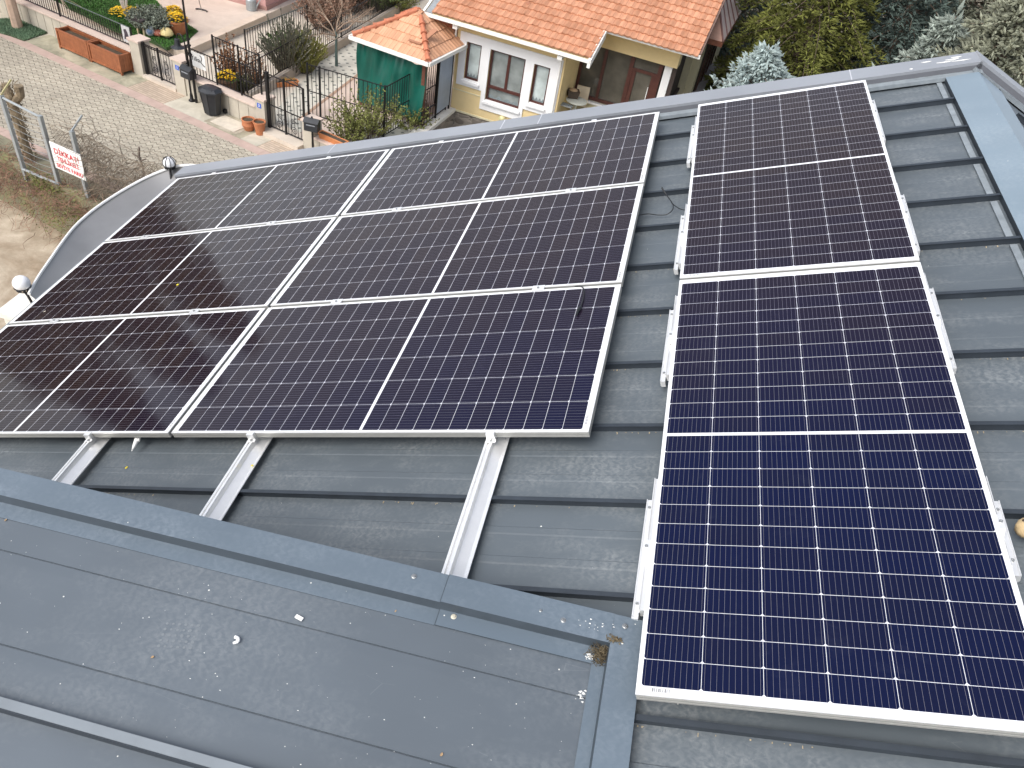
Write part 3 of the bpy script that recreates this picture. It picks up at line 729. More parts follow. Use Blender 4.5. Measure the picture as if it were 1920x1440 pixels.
strip(S(445, 262), S(480, 275), conc_w, -.004); strip(S(480, 275), 30, smallpav, -.007)
# inspection cover
t = thing('drain_cover', 'pale square drain cover set in the pavement beside the black bin', 'drain cover', T(*G(430, 232, 0)) @ RZ(SA))
mb = MB(); mb.box(-.62, .62, -.42, .42, -.05, .0); mb.build('surround', conc('worn concrete', (.3, .27, .2), (.45, .4, .32), 2), t)
mb = MB(); mb.box(-.48, .48, -.3, .3, .0, .012); mb.build('cover', M('cover slab', (.58, .52, .43), .85, 0, .12, 5), t)
# retaining wall
t = thing('retaining_wall', 'low mossy concrete retaining wall under the mesh fence with the warning sign', 'wall', frame_mtx(RW, rdir, rper, (0, 0, 1)))
mb = MB(); mb.box(-60, 60, -.02, .22, -1.6, .06); mb.build('wall', M('mossy wall', (.33, .3, .23), .95, 0, .35, 1.5, .4, 15, c2=(.2, .2, .08)), t)

# ------------------------------------------------------------------ garden floors
stone = conc('pale stone paving', (.52, .46, .38), (.63, .57, .48), .7)
mb = MB(); mb.quad(sw_(-40, .2, 0), sw_(30, .2, 0), sw_(30, 40, 0), sw_(-40, 40, 0))
path_loop = [W2(q) for q in (sw_(-45, .15), sw_(S(487, 240) + .1, .15), sw_(S(487, 240) + .1, 45), sw_(-45, 45))]
struct('garden_paving', poly_sheet(path_loop, [], -.004), stone)
terr_px = [(345, 95), (500, 27), (640, -35), (500, -260), (150, -120), (95, 0)]
te = [G(u, v, .3) for u, v in terr_px]
mb = poly_sheet([W2(p) for p in te], [], .3, .32)
struct('terrace', mb, conc('terrace stone', (.50, .425, .355), (.61, .53, .45), .8))
a, b = G(345, 95, .3), G(499, 27, .3); d = (b - a).normalized(); nrm = Vector((d.y, -d.x, 0))
mb = MB(); mb.hexa([a + nrm * .02 - Vector((0, 0, .3)), b + nrm * .02 - Vector((0, 0, .3)), b + nrm * .02 - Vector((0, 0, .3)) - nrm * .01, a - nrm * .01 - Vector((0, 0, .3))], [a + nrm * .02 - Vector((0, 0, .05)), b + nrm * .02 - Vector((0, 0, .05)), b - nrm * .01 - Vector((0, 0, .05)), a - nrm * .01 - Vector((0, 0, .05))])
mb.hexa([a + nrm * .05 - Vector((0, 0, .05)), b + nrm * .05 - Vector((0, 0, .05)), b - nrm * .3 - Vector((0, 0, .05)), a - nrm * .3 - Vector((0, 0, .05))], [a + nrm * .05 + Vector((0, 0, .006)), b + nrm * .05 + Vector((0, 0, .006)), b - nrm * .3 + Vector((0, 0, .006)), a - nrm * .3 + Vector((0, 0, .006))])
struct('terrace_edge', mb, M('edge stone', (.56, .47, .38), .85, 0, .12, 2))
# lawn
lawn_px = [(95, -2), (225, -40), (290, -2), (312, 22), (372, 58), (352, 76), (312, 90), (276, 72), (215, 55), (150, 22)]
lw_ = [G(u, v, .31) for u, v in lawn_px]
struct('lawn_soil', poly_sheet([W2(p) for p in lw_], [], .315, .1), M('lawn soil', (.035, .075, .02), .95, 0, .3, 2))
mb = MB()
from mathutils.geometry import intersect_point_tri_2d
def in_poly(x, y, P):
    c = False; n = len(P)
    for i in range(n):
        a, b = P[i], P[(i + 1) % n]
        if (a.y > y) != (b.y > y) and x < (b.x - a.x) * (y - a.y) / (b.y - a.y) + a.x: c = not c
    return c
def grass(P, z, n, h, name, label, mat):
    mb = MB(); xs = [p.x for p in P]; ys = [p.y for p in P]; k = 0
    while k < n:
        x, y = rnd.uniform(min(xs), max(xs)), rnd.uniform(min(ys), max(ys))
        if not in_poly(x, y, P): continue
        k += 1; a = rnd.uniform(0, 6.28); w = .018; d = Vector((rnd.gauss(0, .03), rnd.gauss(0, .03), h * rnd.uniform(.6, 1.2)))
        p = Vector((x, y, z)); e = Vector((math.cos(a), math.sin(a), 0)) * w; mb.add((p - e, p + e, p + d), ((0, 1, 2),))
    return tag(mb.build(name, mat), label, 'grass', kind='stuff')
grass_m = M('grass blade', (.05, .14, .022), .8, 0, .3, 1.5, island=.35)
grass(lw_, .315, 15000, .05, 'grass', 'short green lawn behind the black railings', grass_m)
gp = [G(u, v, 0) for u, v in [(-15, 40), (20, 36), (45, 40), (75, 52), (90, 62), (66, 70), (45, 77), (20, 68), (-15, 58)]]
struct('planting_bed', poly_sheet([W2(p) for p in gp], [], .012, .1), M('bed soil', (.06, .085, .045), .95, 0, .3, 2))
grass(gp, .01, 7000, .08, 'grass', 'bluish green grass around the pale tree trunk on the pavement', M('grass blue', (.16, .25, .15), .85, 0, .25, 1.2, island=.3))
# checkered patio of the near garden
def patio_mat():
    m, nt, p = newmat('patio tiles'); oc = ocoord(nt)
    s = N(nt, 'ShaderNodeSeparateXYZ'); nt.links.new(oc, s.inputs[0]); X, Y = s.outputs[0], s.outputs[1]
    pu = .44
    v = math_(nt, 'DIVIDE', Y, pu * .5); fl = math_(nt, 'FLOOR', v)
    u = math_(nt, 'ADD', math_(nt, 'DIVIDE', X, pu), math_(nt, 'MULTIPLY', math_(nt, 'MODULO', fl, 2.0), .5))
    a = math_(nt, 'ABSOLUTE', math_(nt, 'SUBTRACT', math_(nt, 'FRACT', u), .5)); b = math_(nt, 'ABSOLUTE', math_(nt, 'SUBTRACT', math_(nt, 'FRACT', v), .5))
    dot = math_(nt, 'LESS_THAN', math_(nt, 'ADD', math_(nt, 'MULTIPLY', a, 1.0), math_(nt, 'MULTIPLY', b, .5)), .155)
    base = ramp(nt, noise_(nt, oc, 2.5, 4), .3, .7, (.50, .475, .40), (.63, .60, .52))
    nt.links.new(mixc(nt, math_(nt, 'MULTIPLY', dot, .9), base, (.1, .11, .1)), p.inputs['Base Color']); p.inputs['Roughness'].default_value = .7; return m
def house_sheet(px, z, name, mat):
    P = [HI @ G(u, v, z) for u, v in px]; return struct(name, poly_sheet([(p.x, p.y) for p in P], [], z), mat, HM)
house_sheet([(495, 232), (545, 175), (640, 75), (720, 20), (760, 70), (690, 125), (585, 200), (560, 262)], .004, 'patio', patio_mat())
house_sheet([(560, 262), (585, 200), (690, 125), (770, 70), (850, 140), (850, 203), (720, 290)], .008, 'path', conc('pink paving', (.5, .39, .32), (.6, .49, .42), 1.1))
mb = MB(); a, b = G(560, 225, .01), G(692, 124, .01); mb.bar(a, b, .1, .02); struct('path_edging', mb, M('edging', (.36, .24, .17), .9, 0, .2, 4))
house_sheet([(655, 262), (690, 225), (770, 225), (812, 222), (760, 290), (640, 300)], .012, 'patio', patio_mat())

# ------------------------------------------------------------------ garden walls, pillars, gates, railings
wallstone = M('wall cladding', (.47, .43, .355), .85, 0, .12, 2.2, .15, 30)
capstone = M('cap stone', (.6, .485, .41), .8, 0, .08, 2.5, .1, 30)
joint_m = M('dark joint', (.17, .15, .12), .9)
def garden_wall(s0, s1, h, label, joints=True, t1=.32):
    t = thing('garden_wall', label, 'wall', SM)
    mb = MB(); mb.box(s0, s1, .02, t1 - .02, -.1, h - .05); mb.build('wall', wallstone, t)
    mb = MB(); mb.box(s0, s1, -.03, t1 + .03, h - .05, h); mb.build('capping', capstone, t)
    if joints:
        mb = MB(); s = s0 + .2
        while s < s1: mb.box(s, s + .016, .0165, .021, -.02, h - .052); s += .4
        mb.build('slab_joints', joint_m, t)
    return t
s_p1 = S(270, 138); s_p2 = S(352, 172); s_p3 = S(490, 243) ; s_p4 = S(592, 275)
HW = .70
garden_wall(-45, s_p1 - .22, HW, 'stone clad garden wall behind the two wooden planters')
garden_wall(s_p2 + .2, s_p3 - .2, HW - .03, 'stone clad garden wall behind the black bin')
garden_wall(s_p4 + .2, s_p4 + 8, HW - .22, 'low garden wall with the terracotta trough on top, beside the roof edge')
def pillar(s, h, label, w=.42):
    t = thing('gate_pillar', label, 'pillar', SM @ T(s, 0, 0), 'pale stone gate pillars')
    mb = MB(); mb.box(-w / 2, w / 2, -.02, .4, -.1, h - .06); mb.build('shaft', wallstone, t)
    mb = MB(); mb.box(-w / 2 - .04, w / 2 + .04, -.06, .44, h - .06, h); mb.build('capstone', capstone, t); return t
pillar(s_p1, 1.12, 'pale stone gate pillar beside the wooden planters')
p2 = pillar(s_p2, 1.08, 'pale stone gate pillar behind the mailbox with peaked lid, blue number plate')
p3 = pillar(s_p3, .98, 'pale stone gate pillar beside the two terracotta pots', .36)
p4 = pillar(s_p4, .92, 'pale stone gate pillar behind the mailbox nearest the metal roof', .36)
blue_m = M('blue enamel', (.05, .12, .5), .4); white_m = M('white paint', (.8, .8, .78), .5, 0, .03)
def number(parent, txt, x, z):
    mb = MB(); mb.box(x - .08, x + .08, -.026, -.0205, z - .07, z + .07); o = mb.build('number_plate', blue_m, parent)
    text('number', txt, .11, white_m, o, T(x, -.0275, z) @ Matrix.Rotation(R_(90), 4, 'X'), .001)
number(p2, '1', -.02, .82); number(p3, '3', -.02, .74)
iron = M('black iron', (.014, .013, .014), .5, .3, .2, 20)
iron_d = M('grey painted rail', (.12, .15, .14), .5, .2, .2, 9)
def railing(a, b, z0, h, label, pitch=.115, mids=(), posts=(0, 1), name='iron_railing', top_m=None, pw=.04):
    a = Vector((a.x, a.y, z0)); b = Vector((b.x, b.y, z0)); L = (b - a).length; d = (b - a).normalized(); up = Vector((0, 0, 1))
    m = frame_mtx(a, d, up.cross(d), up); t = thing(name, label, 'railing', m)
    mb = MB(); n = int(L / pitch)
    for i in range(1, n): x = L * i / n; mb.box(x - .008, x + .008, -.008, .008, .06, h - .01)
    mb.build('bars', iron, t)
    for z in (h, .06) + tuple(mids): mb = MB(); mb.box(0, L, -.012, .012, z - .012, z + .012); mb.build('rail', top_m if (top_m and z == h) else iron, t)
    for f in posts: mb = MB(); mb.box(L * f - pw / 2, L * f + pw / 2, -pw / 2, pw / 2, 0, h + .04); mb.build('post', iron, t)
    return t
railing(sw_(-30, .2), sw_(s_p1 - .32, .2), HW, .62, 'black railing along the lawn on the wall behind the planters', top_m=iron_d, posts=(0, .5, .7, .86, 1))
sA, sB = s_p2 + .25, s_of(G(428, 150, .7)).x
railing(sw_(s_p2 + .25, .17), sw_(S(437, 190), .17), HW, .8, 'black railing with the white name board, behind the street lamp', posts=(0,), pw=.06)
tall0, tall1 = S(437, 190), s_p3 - .12
railing(sw_(tall0, .22), sw_(tall1, .22), HW - .02, 1.45, 'tall black railing above the wall behind the brown shrub', .13, (.52, .98), (0, .55, 1))
pC = G(579, 216); corner = G(719, 258)
railing(Vector((pC.x, pC.y, 0)), corner, 0, 1.62, 'tall black railing in front of the green tarpaulin, from gate to corner post', .14, (.8,), (0, .16, 1), pw=.05)
fe = G(822, 110, 1.6); fe = corner + (Vector((fe.x, fe.y, 0)) - corner) * 1.0
railing(corner, fe, 0, 1.6, 'tall black railing running back from the corner post to the house', .14, (.75,), (0, 1), pw=.05)
dv0, dv1 = G(512, 150, .25), G(690, 45, .25)
dd = (dv1 - dv0).normalized()
dvm = dv0 + dd * 30
t = thing('garden_wall', 'low wall dividing the two gardens under a black railing', 'wall', frame_mtx(Vector((dv0.x, dv0.y, 0)), dd, Vector((-dd.y, dd.x, 0)), (0, 0, 1)))
mb = MB(); mb.box(-1.5, 30, -.1, .1, -.05, .32); mb.build('wall', M('divider wall', (.42, .36, .3), .9, 0, .15, 2), t)
railing(dv0 - dd * 1.5, dvm, .32, .85, 'black railing on the low wall dividing the gardens', .14, (), (0, .2, .4, .6, .8, 1))
bk0, bk1 = G(463, 112, 0), G(577, 62, 0); railing(bk0, bk1, 0, 1.0, 'grey green topped railing behind the tall lavender bush', .14, (), (0, 1), top_m=iron_d)
def gate(s0, s1, z0, h, label, scroll_h):
    L = s1 - s0; t = thing('iron_gate', label, 'gate', SM @ T(s0, .1, z0))
    for x in (0, L * .47, L):
        mb = MB(); w = .05 if x else .085; mb.box(x - w / 2, x + w / 2, -w / 2, w / 2, -.05, h + (.05 if x != L else 0)); mb.build('post', iron, t)
    for z in (.05, scroll_h, h): mb = MB(); mb.box(0, L, -.013, .013, z - .013, z + .013); mb.build('rail', iron, t)
    mb = MB(); n = int(L / .115)
    for i in range(1, n): x = L * i / n; mb.box(x - .006, x + .006, -.006, .006, .05, h)
    mb.build('bars', iron, t)
    for cx, sg in ((L * .3, 1), (L * .72, -1)):
        mb = MB()
        for (ox, oz, r, ph) in ((0, .22, .13, 0), (.05 * sg, scroll_h * .72, .085, 2.5)):
            mb.tube([(cx + ox + sg * r * (1 - k / 26) * math.cos(ph + k * .48), -.016, oz + r * (1 - k / 26) * math.sin(ph + k * .48)) for k in range(24)], .009, 5)
        mb.tube(spline([(cx + sg * .13, -.016, .22), (cx + sg * .1, -.016, .4), (cx - sg * .08, -.016, .5), (cx - sg * .02, -.016, scroll_h * .72)], 5), .009, 5)
        mb.build('scroll', iron, t)
    mb = MB(); mb.tube([(L * .47 + (L * .5) * k / 10, 0, h + .16 * math.cos(k / 10 * 1.5)) for k in range(11)], .012, 5); mb.build('brace', iron, t)
    return t
gate(s_p1 + .27, s_p2 - .24, .1, .95, 'low black iron gate with scrolls between planter and street lamp', .9)
gate(s_p3 + .24, s_p4 - .22, .13, 1.62, 'tall black iron gate with scrolls beside the terracotta pots', .72)
mb = MB(); mb.box(s_p1 + .2, s_p2 - .2, -.06, .5, -.02, .09); tag(mb.build('door_step', M('step stone', (.55, .48, .4), .85, 0, .1, 2), mtx=SM), 'stone step under the low scroll gate', 'step')
mb = MB(); mb.box(s_p3 + .17, s_p4 - .17, -.28, .5, -.02, .12); tag(mb.build('door_step', M('step stone', (.55, .48, .4)), mtx=SM), 'stone step under the tall scroll gate', 'step')
# white name board on the railing
a = G(376, 111, 1.2); t = thing('name_board', 'white board with dark lettering hung on the railing behind the street lamp', 'sign', SM @ T(s_of(sw_(s_p2 + .42, 0)).x, .155, HW + .52))
mb = MB(); mb.box(0, .62, -.008, .0, -.22, .24); mb.build('board', white_m, t)
text('lettering', 'Yılka', .19, M('board ink', (.08, .08, .08), .6), t, T(.23, -.0095, .03) @ Matrix.Rotation(R_(90), 4, 'X'), .001)
mb = MB(); mb.tube(spline([(.44, -.011, .2), (.5, -.011, .12), (.45, -.011, 0), (.52, -.011, -.06), (.6, -.011, -.1)], 5), .014, 5); mb.build('swirl', M('board ink', (.08, .08, .08)), t)
# poster on the first railing
t = thing('poster', 'small poster with a dark and pink print on the lawn railing', 'poster', SM @ T(s_p1 - .72, .185, HW + .12))
mb = MB(); mb.box(0, .36, -.008, 0, 0, .5); mb.build('sheet', M('poster paper', (.5, .5, .5), .6), t)
mb = MB(); mb.prism([(.06, .08), (.3, .1), (.27, .3), (.2, .42), (.09, .38), (.1, .25)], -.001, .001, T(0, -.0095, 0) @ Matrix.Rotation(R_(90), 4, 'X')); mb.build('print', M('poster dark', (.05, .04, .05), .6), t)
mb = MB(); mb.prism([(.22, .05), (.32, .06), (.31, .17), (.24, .2)], -.001, .001, T(0, -.0115, 0) @ Matrix.Rotation(R_(90), 4, 'X')); mb.build('print', M('poster pink', (.55, .25, .22), .6), t)

# ------------------------------------------------------------------ street furniture
plastic_b = M('bin plastic', (.022, .025, .03), .42, 0, .2, 6)
def bin_():
    t = thing('wheelie_bin', 'dark plastic bin with a ribbed lid against the garden wall', 'bin', T(*G(399, 213)) @ RZ(SA))
    mb = MB(); oct_ = lambda r: [(r * (1 + .0) * math.cos(math.pi / 8 + i * math.pi / 4), r * .86 * math.sin(math.pi / 8 + i * math.pi / 4)) for i in range(8)]
    lo, hi = oct_(.25), oct_(.34); mb.add([(x, y, .03) for x, y in lo] + [(x, y, .72) for x, y in hi], [tuple(reversed(range(8)))] + [(i, (i + 1) % 8, 8 + (i + 1) % 8, 8 + i) for i in range(8)])
    for i in range(8):
        (a0, a1), (b0, b1) = lo[i], hi[i]; mb.bar((a0 * 1.01, a1 * 1.01, .05), (b0 * 1.01, b1 * 1.01, .71), .02)
    mb.build('body', plastic_b, t)
    mb = MB(); r1, r2 = oct_(.39), oct_(.38); mb.prism(r1, .70, .75)
    mb.add([(x, y, .75) for x, y in r2] + [(x * .7, y * .7, .82) for x, y in r2] + [(0, 0, .84)], [(i, (i + 1) % 8, 8 + (i + 1) % 8, 8 + i) for i in range(8)] + [(8 + i, 8 + (i + 1) % 8, 16) for i in range(8)])
    for i in (-1, 0, 1): mb.bar((-.22, i * .13, .812), (.22, i * .13, .812), .03, .02)
    mb.build('lid', plastic_b, t)
    mb = MB(); mb.tube([(-.28, .28, .08), (-.2, .28, .08)], .07, 10); mb.tube([(.2, .28, .08), (.28, .28, .08)], .07, 10); mb.build('wheel', M('black plastic', (.012, .012, .013)), t)
bin_()
def mailbox(b, label, h=1.05, ang=0.0):
    t = thing('mailbox', label, 'mailbox', T(*b) @ RZ(SA + ang))
    mb = MB(); mb.lathe([(.1, 0), (.1, .03), (.055, .06), (.045, .2), (.03, .26), (.03, h - .3)], 12); mb.build('post', iron, t, smooth=True)
    mb = MB(); mb.box(-.2, .2, -.13, .13, h - .32, h - .06)
    mb.add([(-.22, -.15, h - .06), (.22, -.15, h - .06), (.22, .15, h - .06), (-.22, .15, h - .06), (-.22, 0, h + .04), (.22, 0, h + .04)], ((0, 1, 5, 4), (3, 4, 5, 2), (0, 4, 3), (1, 2, 5), (0, 3, 2, 1)))
    o = mb.build('box', plastic_b, t); mb = MB(); mb.box(-.13, .13, -.1345, -.1305, h - .15, h - .12); mb.build('slot', M('slot', (.25, .27, .3), .4), o)
    mb = MB(); mb.sphere((0, 0, h + .06), .03, 8, 6); mb.build('finial', plastic_b, o)
mailbox(G(360, 189), 'black mailbox on a flared post between bin and low gate')
mailbox(G(587, 292), 'black mailbox on a post in front of the gate pillar beside the metal roof', 1.12, .35)
def lamp():
    b = G(386, 186); b = sw_(s_of(b).x, -.12); t = thing('street_lamp', 'tall thin black street lamp post with a hanging shade, behind the bin', 'street lamp', T(b.x, b.y, 0) @ RZ(SA))
    mb = MB(); mb.tube([(0, 0, 0), (0, 0, 1.9), (0, 0, 1.9), (0, 0, 3.6), (0, 0, 6.2)], [.04, .036, .032, .028, .024], 10); mb.build('pole', iron, t)
    for z in (1.45, 1.72, 1.9): mb = MB(); mb.lathe([(.05, z), (.065, z + .01), (.065, z + .04), (.05, z + .05)], 12); mb.build('collar', iron, t)
    mb = MB(); mb.tube(spline([(0, -.0, 1.46), (-.04, -.08, 1.6), (-.06, -.1, 1.86), (-.16, -.1, 2.02), (-.3, -.1, 2.0), (-.36, -.1, 1.86)], 6), .018, 6); ar = mb.build('arm', iron, t)
    mb = MB(); mb.lathe([(.03, 1.86), (.07, 1.84), (.09, 1.7), (.1, 1.66), (.21, 1.6), (.205, 1.595)], 16, (-.36, -.1, 0)); mb.build('lamp_shade', plastic_b, ar)
    mb = MB(); mb.lathe([(1e-4, 1.598), (.19, 1.6), (.2, 1.602)], 16, (-.36, -.1, 0)); mb.build('diffuser', M('lens', (.7, .7, .66), .3), ar)
lamp()
wood = M('planter wood', (.30, .105, .045), .5, 0, .22, 5); soil = M('potting soil', (.075, .055, .035), .95, 0, .4, 14, .5, 60)
def planter(m, label):
    t = thing('wooden_planter', label, 'planter', m, 'wooden planters by the garden wall')
    L, W, H = 1.42, .46, .62
    mb = MB()
    for y0, y1 in ((0, .025), (W - .025, W)):
        n = 14
        for i in range(n): mb.box(.06 + (L - .12) * i / n + .003, .06 + (L - .12) * (i + 1) / n - .003, y0 + .01, y1 - .0, .08, H - .04)
    for x0 in (.01, L - .035):
        for i in range(4): mb.box(x0, x0 + .025, .05 + (W - .1) * i / 4 + .003, .05 + (W - .1) * (i + 1) / 4 - .003, .08, H - .04)
    mb.build('side_boards', wood, t)
    mb = MB()
    mb.box(0, L, -.012, .05, H - .05, H); mb.box(0, L, W - .05, W + .012, H - .05, H); mb.box(0, .06, .05, W - .05, H - .05, H); mb.box(L - .06, L, .05, W - .05, H - .05, H)
    mb.box(.06, L - .06, -.012, .02, .06, .12); mb.box(.06, L - .06, W - .02, W + .012, .06, .12); mb.build('rim', wood, t)
    for x in (-.005, L - .055):
        for y in (-.018, W - .042): mb = MB(); mb.box(x, x + .06, y, y + .06, 0, H + .02); mb.build('corner_post', wood, t)
    mb = MB(); mb.box(.05, L - .05, .04, W - .04, .1, H - .12); mb.build('soil', soil, t)
    return t
pa, pb = G(113, 90), G(217, 136)
dirp = (pb - pa).normalized(); ang = math.atan2(dirp.y, dirp.x)
planter(T(pa.x, pa.y, 0) @ RZ(ang), 'brown wooden planter trough nearer the pale tree trunk')
planter(T(*(pa + dirp * 1.46)) @ RZ(ang), 'brown wooden planter trough nearer the low scroll gate')
terra = M('terracotta', (.46, .17, .075), .75, 0, .15, 6)
def pot(b, r, h, label, cat='flower pot', mat=None, belly=0):
    t = thing('flower_pot', label, cat, T(*b), None)
    mb = MB(); pr = [(1e-3, 0), (r * .68, 0), (r * (.85 + belly), h * .5), (r * .95, h * .86), (r * 1.06, h * .88), (r * 1.06, h), (r * .92, h), (r * .9, h * .88), (1e-3, h * .88)]
    mb.lathe(pr, 18); mb.build('pot', mat or terra, t, smooth=False)
    mb = MB(); mb.lathe([(1e-3, h * .9), (r * .88, h * .885)], 14); mb.build('soil', soil, t); return t
pot(G(467, 243), .19, .34, 'round bellied terracotta pot beside the drain cover', belly=.2); pot(G(488, 251), .18, .4, 'straight orange terracotta pot against the gate pillar')
yflower = M('yellow flowers', (.78, .5, .015), .6, 0, .1, 20, island=.25); green_l = M('leaf green', (.06, .13, .025), .7, 0, .2, 6, island=.4)
def flowers(t, r, z, n=130, up=.16):
    mb = MB(); g = MB()
    for _ in range(n):
        a, q = rnd.uniform(0, 6.28), r * math.sqrt(rnd.random()); p = Vector((q * math.cos(a), q * math.sin(a), z + up * (1 - (q / r) ** 2) + rnd.gauss(0, .02)))
        for k in range(5):
            b = k * 1.257 + a; mb.leaf(p, (math.cos(b), math.sin(b), .35 + rnd.uniform(-.3, .3)), .035, .05, Vector((0, 0, 1)))
        g.leaf(p - Vector((0, 0, .06)), (math.cos(a), math.sin(a), rnd.uniform(-.3, .4)), .03, .09)
    mb.build('blossoms', yflower, t); g.build('leaves', green_l, t)
t = pot(G(335, 62, .31), .36, .46, 'terracotta tub of yellow flowers nearest the street lamp shade'); flowers(t, .36, .5)
t = pot(G(328, 40, .31), .32, .34, 'terracotta tub of yellow flowers behind the grey bush'); flowers(t, .3, .36)
t = pot(sw_(s_of(G(407, 149, .75)).x, .75, .0), .3, .72, 'tub of yellow flowers behind the street wall under the name board', mat=M('dark pot', (.12, .07, .04), .8)); flowers(t, .3, .74)
t = thing('flower_bed', 'clump of yellow flowers around the thin white stems on the lawn', 'flowers', T(*G(236, 27, .31))); flowers(t, .55, .08, 150, .12)
def trough(b, ang, L, label, fl=False):
    t = thing('flower_trough', label, 'flower trough', T(*b) @ RZ(ang))
    mb = MB(); mb.hexa([(.03, .03, 0), (L - .03, .03, 0), (L - .03, .17, 0), (.03, .17, 0)], [(0, 0, .17), (L, 0, .17), (L, .2, .17), (0, .2, .17)]); mb.box(-.015, L + .015, -.015, .012, .15, .18); mb.box(-.015, L + .015, .188, .215, .15, .18); mb.box(-.015, .012, .012, .188, .15, .18); mb.box(L - .012, L + .015, .012, .188, .15, .18)
    mb.build('trough', M('trough clay', (.55, .21, .08), .7, 0, .1, 6), t); mb = MB(); mb.box(.02, L - .02, .02, .18, .168, .1705); mb.build('soil', soil, t)
    if fl:
        g = MB()
        for _ in range(24): g.leaf((rnd.uniform(.3, L - .1), .1 + rnd.gauss(0, .04), .18), (rnd.uniform(-1, 1), rnd.uniform(-1, 1), 1), .03, .12)
        g.build('leaves', yflower, t)
    return t
trough(sw_(s_p4 + .32, .06, HW - .22), SA, .95, 'orange trough on the low wall beside the metal roof edge')
trough(G(508, 166, 0), R_(45), .95, 'orange trough with a few yellow flowers behind the tall gate', True)

# ------------------------------------------------------------------ mesh fence with the warning sign
FZ = .06
galv = M('galvanised', (.36, .39, .4), .45, .4, .12, 14)
fp = [G(45, 318, FZ), G(112, 346, FZ), G(166, 370, FZ), G(212, 395, FZ)]
dF = (fp[2] - fp[0]).normalized(); aF = math.atan2(dF.y, dF.x); LF = [(q - fp[0]).dot(dF) for q in fp]
FM = frame_mtx(fp[0], dF, Vector((-dF.y, dF.x, 0)), (0, 0, 1))
t = thing('mesh_fence', 'sagging wire mesh fence on grey posts above the yard', 'fence', FM)
for i, x in enumerate((LF[0], LF[1], LF[2])):
    h = (1.95, 1.82, 1.75, 1.65)[i]; mb = MB(); mb.box(x - .045, x + .045, -.045, .045, -.3, h); po = mb.build('post', galv, t)
    if i in (0, 2): mb = MB(); mb.bar((x, 0, h), (x + .1, .3, h + .32), .035); mb.build('outrigger', galv if i else M('yellowed paint', (.42, .38, .2), .6), po)
mb = MB(); mb.tube([(LF[0], 0, 1.9), (LF[1], 0, 1.78)], .03, 8); mb.build('top_rail', galv, t)
mb = MB(); mb.tube([(LF[0], -.03, .03), (LF[1], -.03, .03)], .035, 8); mb.build('bottom_rail', galv, t)
mb = MB()
for k in range(9): z = .25 + k * .18; mb.tube([(LF[0], .0, z), ((LF[0] + LF[1]) / 2, .0, z - .04), (LF[1], .0, z)], .005, 4)
mb.build('wire', galv, t)
mb = MB(); x0, x1, H = LF[1], LF[2] + 4.5, 1.62
def sag(x, z): return Vector((x, .10 + .05 * math.sin(x * 2.1) * math.sin(z * 2), z + .06 * math.sin(x * 3) * z / H))
st = .085; k = int((x1 - x0 + H) / st)
for i in range(k):
    for sg in (1, -1):
        pts = []
        for j in range(9):
            z = H * j / 8; x = x0 + i * st - H + z if sg > 0 else x0 + i * st - z
            if x0 <= x <= x1: pts.append(sag(x, z))
        if len(pts) > 1: mb.tube(pts, .0055, 3, False)
mb.build('mesh', M('rusty wire', (.23, .19, .14), .7, .2, .3, 8), t)
mb = MB()
for z in (1.62, 1.9): mb.tube([sag(x0 + (x1 - x0) * i / 20, min(z, H)) + Vector((0, 0, z - min(z, H) + .05 * math.sin(i * 1.7))) for i in range(21)], .006, 4)
mb.build('top_wire', M('rusty wire', (.23, .19, .14)), t)
# the sign
sgo, sgx, sgb = G(94, 264, 0), None, None
nF = Vector((dF.y, -dF.x, 0)); pl = fp[0] + nF * .07
c00, c10, c11, c01 = (Q(u, v, pl, nF) for u, v in ((106, 314), (161, 339), (151, 290), (91, 264)))
ctr = (c00 + c10 + c11 + c01) / 4; xd = ((c11 - c01) + (c10 - c00)).normalized(); zd = ((c01 - c00) + (c11 - c10)); zd = (zd - xd * zd.dot(xd)).normalized(); yd = zd.cross(xd)
Ws = ((c11 - c01).length + (c10 - c00).length) / 2; Hs = ((c01 - c00).length + (c11 - c10).length) / 2
t = thing('warning_sign', 'white warning sign with red Turkish lettering fixed to the mesh fence', 'sign', frame_mtx(ctr, xd, yd, zd))
mb = MB(); mb.box(-Ws / 2, Ws / 2, -.006, .006, -Hs / 2, Hs / 2); mb.build('board', white_m, t)
red = M('sign red', (.55, .02, .035), .5, 0, .1, 20); RX = Matrix.Rotation(R_(90), 4, 'X')
def fit(body, w, h, z):
    o = text('lettering', body, 1.0, red, t, T(0, 0, 0), .002); xs = [v.co.x for v in o.data.vertices]; ys = [v.co.y for v in o.data.vertices]
    sx = w / (max(xs) - min(xs)); sy = h / (max(ys) - min(ys)); o.data.transform(T(-(max(xs) + min(xs)) / 2, -(max(ys) + min(ys)) / 2)); o.data.transform(Matrix.Diagonal((sx, sy, 1, 1)))
    bmt = bmesh.new(); bmt.from_mesh(o.data); bmt.to_mesh(o.data); bmt.free()
    o.matrix_local = T(0, -.0085, z) @ RX; return o
fit('DİKKAT!', Ws * .8, Hs * .27, Hs * .24); fit('TEHLİKELİ', Ws * .7, Hs * .23, -.04 * Hs); fit('SEVİYE FARKI', Ws * .86, Hs * .21, -Hs * .32)
